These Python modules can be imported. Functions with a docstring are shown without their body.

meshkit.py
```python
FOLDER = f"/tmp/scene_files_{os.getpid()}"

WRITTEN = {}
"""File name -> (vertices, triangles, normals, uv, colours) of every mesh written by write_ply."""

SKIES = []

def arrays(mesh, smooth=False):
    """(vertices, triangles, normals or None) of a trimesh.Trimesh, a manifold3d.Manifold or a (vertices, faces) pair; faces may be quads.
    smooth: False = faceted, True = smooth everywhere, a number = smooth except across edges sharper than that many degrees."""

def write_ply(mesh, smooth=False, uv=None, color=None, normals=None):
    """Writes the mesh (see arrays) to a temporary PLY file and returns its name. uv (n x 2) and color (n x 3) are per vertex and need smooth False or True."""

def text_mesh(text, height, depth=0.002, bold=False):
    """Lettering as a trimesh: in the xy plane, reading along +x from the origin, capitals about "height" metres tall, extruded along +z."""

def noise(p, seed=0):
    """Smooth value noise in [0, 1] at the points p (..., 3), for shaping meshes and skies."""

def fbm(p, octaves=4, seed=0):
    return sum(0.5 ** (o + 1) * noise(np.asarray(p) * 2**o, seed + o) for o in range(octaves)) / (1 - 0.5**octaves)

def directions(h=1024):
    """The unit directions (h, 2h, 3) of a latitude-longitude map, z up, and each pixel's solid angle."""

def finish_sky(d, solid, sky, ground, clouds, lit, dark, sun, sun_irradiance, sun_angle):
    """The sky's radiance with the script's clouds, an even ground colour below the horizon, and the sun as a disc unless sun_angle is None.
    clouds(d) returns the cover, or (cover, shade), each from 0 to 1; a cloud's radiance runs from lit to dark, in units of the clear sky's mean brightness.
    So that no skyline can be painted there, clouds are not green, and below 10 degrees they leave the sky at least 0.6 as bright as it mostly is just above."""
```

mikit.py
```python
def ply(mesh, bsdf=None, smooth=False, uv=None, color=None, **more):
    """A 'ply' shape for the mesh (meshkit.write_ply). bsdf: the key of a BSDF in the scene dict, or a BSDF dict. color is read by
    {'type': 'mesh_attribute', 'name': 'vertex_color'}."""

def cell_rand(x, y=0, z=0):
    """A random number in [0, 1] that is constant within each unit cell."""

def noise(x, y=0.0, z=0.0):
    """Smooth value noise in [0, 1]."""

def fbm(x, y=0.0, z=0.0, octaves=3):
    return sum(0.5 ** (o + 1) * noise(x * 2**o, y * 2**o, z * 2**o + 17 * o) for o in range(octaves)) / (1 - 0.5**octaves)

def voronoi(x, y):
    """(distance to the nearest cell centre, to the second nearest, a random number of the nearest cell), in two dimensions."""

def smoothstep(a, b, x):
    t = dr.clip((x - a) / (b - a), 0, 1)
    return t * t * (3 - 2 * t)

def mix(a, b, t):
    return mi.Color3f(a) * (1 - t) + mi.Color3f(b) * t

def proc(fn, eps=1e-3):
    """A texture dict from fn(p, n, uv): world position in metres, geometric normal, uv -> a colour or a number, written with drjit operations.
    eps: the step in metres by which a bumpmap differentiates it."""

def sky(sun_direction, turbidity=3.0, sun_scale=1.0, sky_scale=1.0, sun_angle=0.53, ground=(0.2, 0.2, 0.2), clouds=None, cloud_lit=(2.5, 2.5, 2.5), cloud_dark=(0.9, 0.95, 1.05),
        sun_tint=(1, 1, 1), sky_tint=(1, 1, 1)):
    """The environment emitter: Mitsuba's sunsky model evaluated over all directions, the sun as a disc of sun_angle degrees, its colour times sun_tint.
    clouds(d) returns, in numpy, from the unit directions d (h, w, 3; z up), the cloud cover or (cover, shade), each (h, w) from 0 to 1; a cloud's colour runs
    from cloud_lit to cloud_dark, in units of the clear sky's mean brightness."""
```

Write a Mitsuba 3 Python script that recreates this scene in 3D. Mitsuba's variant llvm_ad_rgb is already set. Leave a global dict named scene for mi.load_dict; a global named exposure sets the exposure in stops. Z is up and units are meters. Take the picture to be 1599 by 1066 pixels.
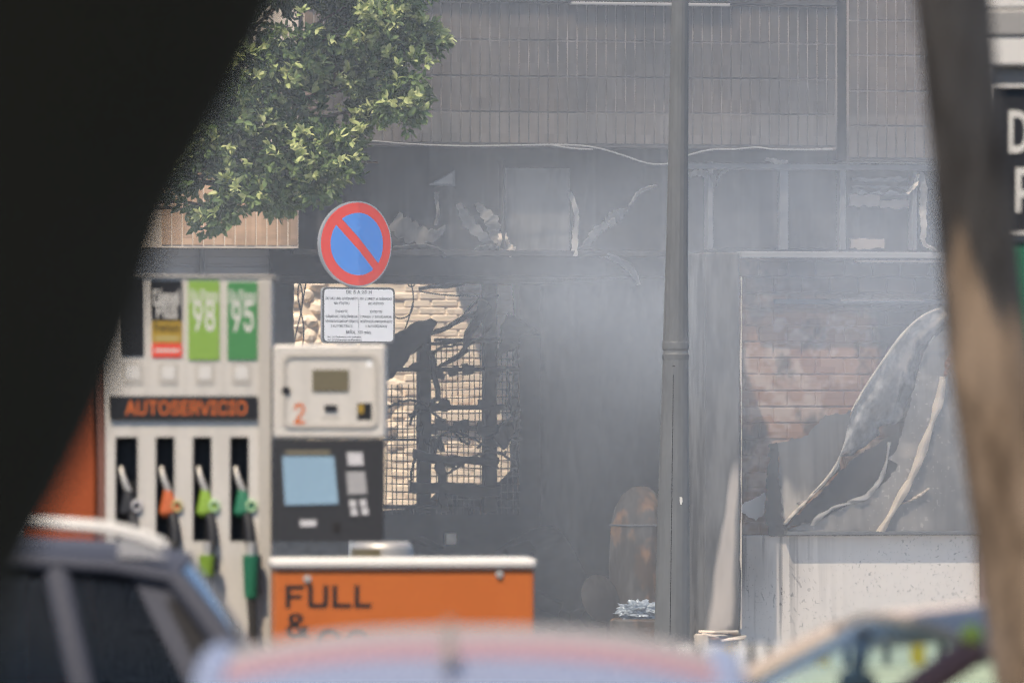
import math, random
import numpy as np, trimesh, mitsuba as mi, drjit as dr
import mikit, meshkit
from mikit import proc, noise, fbm, smoothstep, mix, cell_rand
import manifold3d as m3
from shapely.geometry import Polygon, Point, box as sbox
from shapely import affinity

T = mi.ScalarTransform4f
rng = np.random.default_rng(7)
random.seed(7)
scene, labels = {}, {}

# ---------------------------------------------------------------- camera, sky, exposure
EYE, FOC, HOR = 1.85, 12600.0, 650.0          # eye height; focal length and horizon in pixels of the 1599 x 1066 photograph
exposure = 2.15
scene['camera'] = {'type': 'thinlens', 'fov': 2 * math.degrees(math.atan(799.5 / FOC)), 'fov_axis': 'x',
                   'aperture_radius': 0.030, 'focus_distance': 57.5, 'near_clip': 0.5, 'far_clip': 900.0,
                   'to_world': T().look_at(origin=[0, 0, EYE], target=[0, 100, EYE + 100 * (HOR - 533) / FOC], up=[0, 0, 1])}
scene['sky'] = mikit.sky((-0.2, -0.45, 0.85), turbidity=4, ground=(0.2, 0.19, 0.18))

# ---------------------------------------------------------------- frames
TH = math.radians(14)
CT, ST = math.cos(TH), math.sin(TH)
Y0 = 60.0
FR = np.array([[CT, -ST, 0, 0], [ST, CT, 0, Y0], [0, 0, 1, 0], [0, 0, 0, 1.0]])   # facade frame: u along the front, v into the building, z up


def F(px, py, v=0.0):
    """A point of the facade frame's plane at depth v, from where the photograph shows it."""
    k = (px - 799.5) / FOC
    u = (k * (Y0 + v * CT) + v * ST) / (CT - k * ST)
    y = Y0 + u * ST + v * CT
    return u, EYE + (HOR - py) / FOC * y


def U(px, v=0.0):
    return F(px, 500, v)[0]


def Z(py, v=0.0, px=900):
    return F(px, py, v)[1]


def W(px, py, y):
    """A point at distance y."""
    return np.array([(px - 799.5) / FOC * y, y, EYE + (HOR - py) / FOC * y])


# ---------------------------------------------------------------- scene helpers
def key_for(name, parent=None):
    base = f'{parent}__{name}' if parent else name
    k, n = base, 0
    while k in scene or k in labels:
        n += 1
        k = f'{base}_{n:03d}'
    return k


def say(k, label=None, cat=None, group=None, kind=None):
    d = labels.setdefault(k, {})
    for a, b in (('label', label), ('category', cat), ('group', group), ('kind', kind)):
        if b:
            d[a] = b
    return k


def thing(name, label, cat, group=None):
    return say(key_for(name), label, cat, group)


def arr(mesh):
    if hasattr(mesh, 'to_mesh'):
        mm = mesh.to_mesh()
        return np.array(mm.vert_properties[:, :3], float), np.array(mm.tri_verts)
    if isinstance(mesh, tuple):
        v, f = np.asarray(mesh[0], float), np.asarray(mesh[1], int)
        if f.shape[1] == 4:
            f = np.vstack([f[:, [0, 1, 2]], f[:, [0, 2, 3]]])
        return v, f
    return np.array(mesh.vertices), np.array(mesh.faces)


def put(name, mesh, mat, parent=None, smooth=False, frame=None, uv=None, **lab):
    if isinstance(mesh, list):
        mesh = cat(mesh)
    v, f = arr(mesh)
    if frame is not None:
        v = v @ frame[:3, :3].T + frame[:3, 3]
    k = key_for(name, parent)
    scene[k] = mikit.ply(trimesh.Trimesh(v, f, process=False), mat, smooth=smooth, uv=uv)
    if lab:
        say(k, **lab)
    return k


def cat(ms):
    vs, fs, n = [], [], 0
    for m in ms:
        v, f = arr(m)
        vs.append(v); fs.append(f + n); n += len(v)
    return trimesh.Trimesh(np.vstack(vs), np.vstack(fs), process=False)


def bx(x0, x1, y0, y1, z0, z1, c=0.0):
    x0, x1 = min(x0, x1), max(x0, x1); y0, y1 = min(y0, y1), max(y0, y1); z0, z1 = min(z0, z1), max(z0, z1)
    if c <= 0:
        m = trimesh.creation.box((x1 - x0, y1 - y0, z1 - z0))
        m.apply_translation(((x0 + x1) / 2, (y0 + y1) / 2, (z0 + z1) / 2))
        return m
    c = min(c, .45 * (x1 - x0), .45 * (y1 - y0), .45 * (z1 - z0))
    p = []
    for sx, x in ((1, x0), (-1, x1)):
        for sy, y in ((1, y0), (-1, y1)):
            for sz, z in ((1, z0), (-1, z1)):
                p += [(x + sx * c, y + sy * c, z), (x + sx * c, y, z + sz * c), (x, y + sy * c, z + sz * c)]
    return m3.Manifold.hull_points(np.array(p))


def tube(pts, r, sides=8, caps=True):
    p = np.asarray(pts, float)
    r = np.broadcast_to(np.asarray(r, float), (len(p),))
    t = np.gradient(p, axis=0)
    t /= np.linalg.norm(t, axis=1, keepdims=True) + 1e-12
    ref = np.array([0, 0, 1.0]) if abs(t[0][2]) < .9 else np.array([1.0, 0, 0])
    a = np.cross(t[0], ref); a /= np.linalg.norm(a)
    ring, ang = [], np.arange(sides) * 2 * np.pi / sides
    for i in range(len(p)):
        a = a - t[i] * (a @ t[i]); a /= np.linalg.norm(a) + 1e-12
        b = np.cross(t[i], a)
        ring.append(p[i] + r[i] * (np.cos(ang)[:, None] * a + np.sin(ang)[:, None] * b))
    v = np.vstack(ring)
    f = []
    for i in range(len(p) - 1):
        for j in range(sides):
            k = (j + 1) % sides
            f += [(i * sides + j, i * sides + k, (i + 1) * sides + k), (i * sides + j, (i + 1) * sides + k, (i + 1) * sides + j)]
    if caps:
        n = len(v)
        v = np.vstack([v, p[:1], p[-1:]])
        o = (len(p) - 1) * sides
        for j in range(sides):
            k = (j + 1) % sides
            f += [(n, k, j), (n + 1, o + j, o + k)]
    return trimesh.Trimesh(v, np.array(f), process=False)


def spline(pts, n=24):
    from scipy.interpolate import CubicSpline
    p = np.asarray(pts, float)
    s = np.concatenate([[0], np.cumsum(np.linalg.norm(np.diff(p, axis=0), axis=1) + 1e-9)])
    return CubicSpline(s, p)(np.linspace(0, s[-1], n))


def lathe(prof, sides=32, center=(0, 0, 0)):
    prof = np.asarray(prof, float)
    ang = np.arange(sides) * 2 * np.pi / sides
    v = np.vstack([np.stack([r * np.cos(ang), r * np.sin(ang), np.full(sides, z)], 1) for r, z in prof]) + np.asarray(center)
    f = []
    for i in range(len(prof) - 1):
        for j in range(sides):
            k = (j + 1) % sides
            f += [(i * sides + j, i * sides + k, (i + 1) * sides + k), (i * sides + j, (i + 1) * sides + k, (i + 1) * sides + j)]
    return trimesh.Trimesh(v, np.array(f), process=False)


def grid(fn, n, m):
    """A surface fn(s, t), s and t from 0 to 1."""
    s, t = np.meshgrid(np.linspace(0, 1, n), np.linspace(0, 1, m), indexing='ij')
    v = np.array([fn(a, b) for a, b in zip(s.ravel(), t.ravel())], float)
    i, j = np.meshgrid(np.arange(n - 1), np.arange(m - 1), indexing='ij')
    q = np.stack([i * m + j, (i + 1) * m + j, (i + 1) * m + j + 1, i * m + j + 1], -1).reshape(-1, 4)
    return v, np.vstack([q[:, [0, 1, 2]], q[:, [0, 2, 3]]])


def thick(surf, d):
    """A surface given real thickness d (a vector or along its normals)."""
    v, f = surf
    m = trimesh.Trimesh(v, f, process=False)
    off = np.asarray(d, float) if np.ndim(d) else m.vertex_normals * d
    n = len(v)
    e = np.sort(np.vstack([f[:, [0, 1]], f[:, [1, 2]], f[:, [2, 0]]]), 1)
    dirs = np.vstack([f[:, [0, 1]], f[:, [1, 2]], f[:, [2, 0]]])
    _, inv, cnt = np.unique(e, axis=0, return_inverse=True, return_counts=True)
    b = dirs[cnt[inv.ravel()] == 1]
    side = np.vstack([np.stack([b[:, 1], b[:, 0], b[:, 0] + n], 1), np.stack([b[:, 1], b[:, 0] + n, b[:, 1] + n], 1)])
    return trimesh.Trimesh(np.vstack([v, v + off]), np.vstack([f, f[:, ::-1] + n, side]), process=False)


def plate(poly, y0, y1):
    """A polygon of the (x, z) plane as a slab from y0 to y1."""
    gs = getattr(poly, 'geoms', [poly])
    out = []
    for g in gs:
        if g.is_empty:
            continue
        e = trimesh.creation.extrude_polygon(g, abs(y1 - y0), engine='earcut')
        v = np.array(e.vertices)
        v = np.stack([v[:, 0], max(y0, y1) - v[:, 2], v[:, 1]], 1)
        out.append(trimesh.Trimesh(v, np.array(e.faces), process=False))
    return cat(out)


def ragged(pts, amp, step, seed):
    """The outline with its edges broken up."""
    r = np.random.default_rng(seed)
    pts = np.asarray(pts, float); out = []
    for a, b in zip(pts, np.roll(pts, -1, 0)):
        n = max(1, int(np.linalg.norm(b - a) / step))
        for i in range(n):
            q = a + (b - a) * i / n
            out.append(q + r.normal(0, amp, 2) * (i > 0))
    return Polygon(out).buffer(0)


def rrect(x0, x1, z0, z1, r):
    return sbox(x0 + r, z0 + r, x1 - r, z1 - r).buffer(r, quad_segs=5)


def text(s, h, x, z, y, width=None, depth=.003, bold=True, center=True):
    """Lettering on a plane that faces the camera (normal -y), middle of the line at x, foot at z."""
    m = meshkit.text_mesh(s, h, depth, bold)
    v = np.array(m.vertices)
    w = v[:, 0].max() - v[:, 0].min()
    sx = (width / w) if width else 1.0
    vx = (v[:, 0] - v[:, 0].min()) * sx
    if center:
        vx -= w * sx / 2
    return trimesh.Trimesh(np.stack([x + vx, y - v[:, 2], z + v[:, 1]], 1), np.array(m.faces), process=False)


# ---------------------------------------------------------------- materials
def rgb(*c):
    return {'type': 'rgb', 'value': list(map(float, c))}


def mat(name, color, rough=.6, metallic=0.0, spec=.4, bump=None, scale=1.0, coat=0.0, **more):
    b = {'type': 'principled', 'base_color': color if isinstance(color, dict) else rgb(*color), 'roughness': rough, 'metallic': metallic, 'specular': spec, 'clearcoat': coat, **more}
    if bump is not None:
        b = {'type': 'bumpmap', 'arbitrary': proc(bump), 'scale': scale, 'bsdf': b}
    scene[name] = {'type': 'twosided', 'bsdf': b}
    return name


def uvz(p):
    """World point to the facade frame."""
    x, y = p.x, p.y - Y0
    return x * CT + y * ST, -x * ST + y * CT, p.z


def C(*c):
    return mi.Color3f(*c)


def gauss(a, s):
    return dr.exp(-dr.square(a / s))


U460, U560, U1300 = U(460), U(560), U(1300)


def soldier(p, n, uv):
    u, v, z = uvz(p)
    tone = noise(dr.floor(u / .0743) * 3.7, dr.floor(z * 3.8) * 5.1, 2.0)
    clean = mix(C(.36, .235, .145), C(.52, .36, .24), tone)
    g = fbm(u * 6, z * 30, v * 3, 3)
    clean = clean * (.75 + .5 * g)
    soot = smoothstep(U460 - .3, U460 + .25, u) * (.93 + .2 * (fbm(u * 1.7, z * 1.1, 4.0, 3) - .5))
    soot = soot * (1 - .12 * smoothstep(2.3, 4.0, u))
    dark = mix(C(.020, .021, .023), C(.052, .053, .055), fbm(u * 9, z * 1.6, 1.0, 3)) * (.85 + .4 * tone)
    pale = smoothstep(Z(178), Z(190), z) * 0 + (1 - smoothstep(Z(182), Z(170), z)) * .03
    return mix(clean, dark + C(pale, pale, pale * .95) * soot, dr.clip(soot, 0, 1))


def mortar(p, n, uv):
    u, v, z = uvz(p)
    soot = smoothstep(U460 - .1, U460 + .2, u)
    k = fbm(u * 2.3, z * 2.9, 7.0, 3) + .35 * smoothstep(Z(130), Z(20), z) + .25 * smoothstep(2.0, 2.8, u) - .2
    warm = mix(C(.055, .053, .052), C(.20, .175, .158), smoothstep(.3, .75, k) * smoothstep(Z(236), Z(150), z))
    return mix(C(.62, .54, .45), warm, soot)


BU0, BU1 = U(1165, .3), U(1372, .3)
BZ0, BZ1 = Z(790, .3, 1250), Z(476, .3, 1250)


def hollow(p, n, uv):
    u, v, z = uvz(p)
    row = dr.floor((z - .02) / .1225)
    tone = cell_rand(dr.floor(u / .225 + .5 * row), row, 3)
    c = mix(C(.27, .125, .07), C(.38, .21, .13), tone)
    c = mix(c, C(.56, .46, .38), smoothstep(.42, .75, fbm(u * 7, z * 9, 3.0, 3)) * .7)
    c = c * (1 - .75 * smoothstep(.5, .72, fbm(u * 5, z * 4, 9.0, 4)))
    w = (fbm(u * 3, z * 3, 1.0, 4) - .5) * .55
    inside = smoothstep(-.05, .12, u - BU0 + w * .6) * smoothstep(-.04, .1, BU1 - u + w * .35) * smoothstep(-.02, .1, BZ1 - z + w * .3)
    up = smoothstep(Z(470, .3, 1250), Z(455, .3, 1250), z) * 0
    ghost = smoothstep(.42, .7, fbm(u * 2.1 + 3, z * 2.6, 5.0, 3)) * .30 * smoothstep(BU1 + .1, BU0, u)
    k = dr.clip(inside + ghost + up, 0, 1)
    return mix(C(.05, .045, .045), c, k)


def hollow_bump(p, n, uv):
    u, v, z = uvz(p)
    return .5 + .5 * dr.sin(z / .0125 * 6.2832) + .4 * noise(u * 40, z * 40, 0)


def sootwall(p, n, uv):
    u, v, z = uvz(p)
    k = smoothstep(.45, .85, fbm(u * 2.2, z * 1.1, v * 2, 4))
    s = smoothstep(.5, .8, fbm(u * 14, z * 1.2, v * 5, 3))
    return mix(C(.022, .022, .024), C(.085, .083, .08), k * .55 + s * .3)


def interior(p, n, uv):
    u, v, z = uvz(p)
    return mix(C(.010, .010, .011), C(.035, .033, .032), smoothstep(.4, .8, fbm(u * 2, z * 2, v * 2, 4)))


def sheet(p, n, uv):
    u, v, z = uvz(p)
    k = fbm(u * 3.3, z * 2.1, v * 4, 4)
    s = fbm(u * 30, z * 2.0, 2.0, 3)
    c = mix(C(.10, .10, .10), C(.30, .285, .265), smoothstep(.3, .75, k) * .7 + .3 * s)
    c = mix(c, C(.5, .44, .37), smoothstep(.62, .78, fbm(u * 1.9 + 9, z * 5, v * 9, 3)) * .45)
    c = mix(c, C(.62, .58, .52), smoothstep(.86, .92, noise(u * 60, z * 55, 4.0)) * smoothstep(.5, .75, noise(u * 3, z * 3, 8.0)) * .3)
    return mix(c, C(.05, .05, .05), smoothstep(.58, .78, fbm(u * 2.4 + 3, z * 1.6, 6.0, 4)) * .3)


def curled(p, n, uv):
    """Burnt sheet: uv.x runs across it, a crease highlight painted pale along its middle."""
    u, v, z = uvz(p)
    k = fbm(u * 9, z * 7, 3.0, 4)
    g = fbm(u * 40, z * 30, 5.0, 3)
    c = mix(C(.15, .148, .145), C(.40, .385, .36), smoothstep(.25, .75, k)) * (.75 + .5 * g)
    band = smoothstep(.20, .04, dr.abs(uv.x - .52 - .25 * (k - .5))) * smoothstep(.35, .6, fbm(uv.y * 4, 2.0, 1.0, 3))
    c = mix(c, C(.66, .56, .45), band * .8)
    return mix(c, C(.05, .048, .046), smoothstep(.66, .92, uv.x + (k - .5) * .9))


PU0, PU1 = U(1155), U(1530)
PZ1 = Z(835, 0, 1300)


def plinth(p, n, uv):
    u, v, z = uvz(p)
    w = fbm(u * 8, z * 1.4, 2.0, 4)
    c = mix(C(.72, .67, .61), C(.82, .77, .70), fbm(u * 2, z * 2, 5.0, 3))
    drip = smoothstep(.50, .74, fbm(u * 26, z * 1.1, 4.0, 3)) * smoothstep(PU0 + 1.0, PU0 + .1, u)
    leftdark = smoothstep(PU0 + .62, PU0 + .1, u + (w - .5) * .5) * smoothstep(.1, .75, z)
    fl = smoothstep(.80, .86, noise(u * 75 + z * 30 + noise(u * 9, z * 9, 0) * 3, z * 26 - u * 8, 8.0)) * .6 * smoothstep(.3, .65, noise(u * 1.7 + 5, z * 2, 4.0)) * smoothstep(.35, .7, noise(u * 4, z * 4, 2.0))
    spot = smoothstep(.84, .9, noise(u * 90, z * 100, 3.0)) * smoothstep(.3, .6, noise(u * 3, z * 3, 9)) * .6
    soot = dr.clip(leftdark * .62 + drip * .5 + fl + spot, 0, 1)
    return mix(c, C(.09, .085, .08), soot)


def pier_tex(p, n, uv):
    u, v, z = uvz(p)
    f = fbm(u * 9, z * 2.2, v * 6, 4)
    c = mix(C(.06, .06, .061), C(.14, .14, .138), smoothstep(.3, .75, f))
    # the pale wedge where a leaning panel kept the soot off
    z0, z1 = .25, 1.45
    t = (z - z0) / (z1 - z0)
    mid = PIERU - .035 - .13 * (1 - t)
    half = .022 + .07 * (1 - t)
    wedge = smoothstep(half + .03, half - .02, dr.abs(u - mid) + (f - .5) * .08) * smoothstep(-.08, .05, t + (f - .5) * .3) * smoothstep(1.08, .9, t + (f - .5) * .2)
    c = mix(c, C(.56, .50, .44), dr.clip(wedge, 0, 1) * (.55 + .45 * f))
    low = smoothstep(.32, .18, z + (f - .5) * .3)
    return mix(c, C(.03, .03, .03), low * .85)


PIERU = U(1155, -.6)


def court(p, n, uv):
    u, v, z = uvz(p)
    c = mix(C(.78, .65, .50), C(.88, .78, .64), fbm(u * 4, z * 9, v, 4))
    c = mix(c, C(.84, .76, .66), smoothstep(.6, .75, fbm(u * 2, z * 6, 3.0, 3)) * .6)
    return mix(c, C(.4, .3, .22), smoothstep(.68, .82, fbm(u * 9, z * 16, 6.0, 3)) * .5)


def court_bump(p, n, uv):
    u, v, z = uvz(p)
    return fbm(u * 7, z * 15, v * 7, 4)


def rust(p, n, uv):
    f = fbm(p.x * 5, p.y * 5, p.z * 4, 4)
    c = mix(C(.10, .095, .09), C(.25, .14, .075), smoothstep(.5, .68, f))
    return mix(c, C(.05, .045, .04), smoothstep(.62, .4, fbm(p.x * 9, p.y * 9, p.z * 3 + 5, 3)) * .8)


def bark(p, n, uv):
    f = fbm(p.x * 34, p.y * 34, p.z * 7, 4)
    c = mix(C(.105, .076, .053), C(.22, .163, .115), smoothstep(.25, .75, f))
    return mix(c, C(.26, .20, .15), smoothstep(.5, .7, fbm(p.x * 6, p.y * 6, p.z * 3, 3)) * .5)


def bark_bump(p, n, uv):
    return fbm(p.x * 45, p.y * 45, p.z * 9, 4)


def asphalt(p, n, uv):
    return mix(C(.045, .045, .046), C(.075, .073, .07), fbm(p.x * 1.5, p.y * 1.5, 0.0, 4))


def lamp_paint(p, n, uv):
    return mix(C(.075, .08, .082), C(.115, .12, .122), fbm(p.x * 18, p.y * 18, p.z * 3, 4))


def dull_white(p, n, uv):
    return mix(C(.455, .435, .40), C(.51, .49, .455), fbm(p.x * 3, p.y * 3, p.z * 1.6, 4)) * (.93 + .07 * smoothstep(.3, .5, fbm(p.x * 20, 1.0, p.z * 2, 2)))


def orange_tex(p, n, uv):
    return mix(C(.41, .105, .022), C(.47, .13, .03), fbm(p.x * 3, p.y * 3, p.z * 2, 4))


mat('soldier_brick', proc(soldier), .8, spec=.25)
mat('mortar', proc(mortar), .9, spec=.1)
mat('hollow_brick', proc(hollow), .85, spec=.2, bump=hollow_bump, scale=.0012)
mat('hollow_mortar', (.20, .145, .125), .95, spec=.1)
mat('soot_wall', proc(sootwall), .85, spec=.2)
mat('interior_soot', proc(interior), .95, spec=.1)
mat('char', (.018, .017, .017), .85, spec=.2)
mat('char_grey', (.04, .04, .041), .8, spec=.2)
mat('grey_metal', (.12, .125, .13), .6, .0, .4)
mat('pale_metal', (.25, .247, .24), .55, .0, .4)
mat('tan_patch', (.30, .255, .215), .9, spec=.1)
mat('cream_strip', (.50, .44, .37), .8, spec=.2)
mat('burnt_sheet', proc(sheet), .6, spec=.35)
mat('half_sheet', proc(lambda p, n, uv: mix(mix(C(.085, .085, .087), C(.16, .158, .155), fbm(uvz(p)[0] * 20, p.z * 2.0, 3.0, 3)), C(.56, .52, .46), smoothstep(Z(752), Z(812), p.z + (fbm(uvz(p)[0] * 16, p.z * 3.0, 1.0, 3) - .5) * .3) * .9)), .7, spec=.3)
mat('curled_sheet', proc(curled), .55, spec=.4)
mat('plinth_panel', proc(plinth), .75, spec=.25)
mat('pier_render', proc(pier_tex), .9, spec=.15)
mat('court_render', proc(court), .95, spec=.1, bump=court_bump, scale=.012)
mat('court_stone', (.84, .72, .58), .95, spec=.1)
mat('shutter', (.20, .205, .215), .6, spec=.4)
mat('rust', proc(rust), .8, spec=.2)
mat('bark', proc(bark), .9, spec=.15, bump=bark_bump, scale=.012)
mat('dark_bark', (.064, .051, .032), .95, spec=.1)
mat('asphalt', proc(asphalt), .9, spec=.2)
mat('paving_light', proc(lambda p, n, uv: mix(C(.24, .23, .215), C(.31, .30, .28), fbm(p.x * 1.3, p.y * 1.3, 0.0, 4))), .9, spec=.2)
mat('pavement', (.26, .245, .23), .9, spec=.2)
mat('lamp_paint', proc(lamp_paint), .45, spec=.45)
mat('pump_white', proc(dull_white), .45, spec=.4)
mat('pump_white_trim', (.38, .36, .325), .5, spec=.4)
mat('white_paint', (.52, .51, .485), .4, spec=.4)
mat('orange_panel', proc(orange_tex), .4, spec=.4)
mat('dark_red_brown', (.16, .075, .06), .5)
mat('black_plastic', (.014, .0145, .017), .45, spec=.4)
mat('black_matt', (.016, .016, .018), .8, spec=.2)
mat('orange_letter', (.45, .11, .025), .5)
mat('orange_dark', (.27, .055, .012), .5)
mat('white_letter', (.5, .49, .46), .5)
mat('lime', (.19, .32, .065), .45)
mat('green', (.06, .20, .075), .45)
mat('gold', (.30, .20, .03), .5)
mat('label_red', (.55, .07, .045), .5)
mat('nozzle_orange', (.36, .085, .025), .5)
mat('nozzle_lime', (.16, .27, .03), .5)
mat('nozzle_green', (.015, .12, .065), .5)
mat('pale_green', (.28, .42, .25), .5)
mat('pale_olive', (.33, .29, .13), .5)
mat('steel', (.42, .41, .39), .5, .5)
mat('screen', (.17, .26, .34), .25, spec=.5)
mat('display', (.13, .115, .075), .3, spec=.5)
mat('key_grey', (.36, .36, .38), .5)
mat('key_pale', (.30, .30, .31), .5)
mat('sign_red', (.66, .06, .04), .4)
mat('sign_blue', (.07, .24, .66), .4)
mat('sign_grey', (.78, .79, .80), .45, .1)
mat('sign_back', (.42, .43, .44), .4, .6)
mat('sign_ink', (.10, .105, .12), .6)
mat('rubber', (.02, .02, .02), .8)
mat('tape_white', (.78, .77, .75), .5)
mat('tape_yellow', (.62, .44, .03), .5)
mat('hiviz', (.42, .50, .09), .6)
mat('foil', (.33, .38, .43), .45, .4)
mat('interior_trim', (.10, .10, .10), .8)
mat('beige_trim', (.30, .28, .25), .8)
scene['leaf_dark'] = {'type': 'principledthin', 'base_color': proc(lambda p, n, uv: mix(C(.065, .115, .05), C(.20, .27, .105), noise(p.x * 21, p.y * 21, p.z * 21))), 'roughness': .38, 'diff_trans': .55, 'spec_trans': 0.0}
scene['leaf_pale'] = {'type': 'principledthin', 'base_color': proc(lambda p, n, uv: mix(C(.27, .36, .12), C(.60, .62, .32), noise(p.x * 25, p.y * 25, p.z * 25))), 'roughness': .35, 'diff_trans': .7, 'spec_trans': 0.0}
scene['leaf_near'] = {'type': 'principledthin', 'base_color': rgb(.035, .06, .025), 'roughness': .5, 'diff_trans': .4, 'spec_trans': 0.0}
scene['clear_glass'] = {'type': 'thindielectric', 'int_ior': 1.06, 'specular_transmittance': rgb(.74, .84, .76)}
scene['dark_glass'] = {'type': 'thindielectric', 'int_ior': 1.3, 'specular_transmittance': rgb(.022, .023, .024)}
scene['plain_glass'] = {'type': 'thindielectric', 'int_ior': 1.55, 'specular_transmittance': rgb(.35, .38, .40)}


def car_paint(name, c, metallic=.3, rough=.35):
    return mat(name, c, rough, metallic, .5, coat=1.0, clearcoat_gloss=.95)


mat('paint_blue_grey', (.046, .050, .066), .65, 0, .15)
mat('reflected_pink', (.24, .15, .165), .5)
mat('paint_beige', (.215, .20, .19), .5, spec=.3)
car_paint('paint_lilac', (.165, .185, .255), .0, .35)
mat('paint_brown', (.33, .28, .245), .55, 0, .25)

# ---------------------------------------------------------------- ground
g = trimesh.creation.box((600, 900, .5)); g.apply_translation((0, 350, -.25))
put('ground', g, 'asphalt', kind='structure', label='dark asphalt of the forecourt and road')
put('pavement', bx(-9, 11, -12.5, -.004, .004, .13, .02), 'paving_light', frame=FR, kind='structure', label='pavement along the burnt shop front')

# ---------------------------------------------------------------- the burnt building
B = thing('burnt_building', 'fire gutted shop building with sooty brick front, smoking behind the fuel pumps', 'building')
zf, zc = .15, Z(395)                       # floor, underside of the front lintel
uL, uR = -7.5, 8.5
RV = 5.0                                   # the back wall
# upper storey wall behind the bricks, in three stretches
wall = put('brick_wall', bx(U(470), U(1302), -.088, .30, Z(230), 6.2), 'mortar', B, frame=FR, label='soot blackened wall of upright stacked bricks')
BRICK = {}


def soldier_wall(parent, u0, cols, du, zs, v, jit=.0015):
    for j in range(len(zs) - 1):
        zt, zb = zs[j], zs[j + 1]
        for i in range(cols):
            a = u0 + i * du
            dv = rng.uniform(-jit, jit)
            put('brick', bx(a + .0055, a + du - .0055, v - .012 + dv, v + .03, zb + .006, zt - .006, .003), 'soldier_brick', parent, frame=FR)


du = .0743
zs = [Z(7), Z(65), Z(121), Z(176.5), Z(226)]
cols = int((U(1300) - U(470)) / du)
soldier_wall(wall, U(1300) - cols * du, cols, du, zs, -.088)
put('brick', bx(U(1300) - .10, U(1300) - .003, -.098, -.05, Z(233), Z(227.5), .003), 'soldier_brick', wall, frame=FR)
# right stretch: courses stand at another height
wall2 = put('brick_wall', bx(U(1319), uR, -.06, .30, Z(248), 6.2), 'mortar', B, frame=FR, label='sooty brick wall right of the dark joint, its courses set lower')
zs2 = [Z(-28), Z(27), Z(82), Z(138), Z(193), Z(244)]
soldier_wall(wall2, U(1321), 10, du, zs2, -.06)
put('joint_backing', bx(U(1302) + .001, U(1319) - .001, -.05, .3, Z(248), 6.2), 'interior_soot', B, frame=FR)
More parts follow.
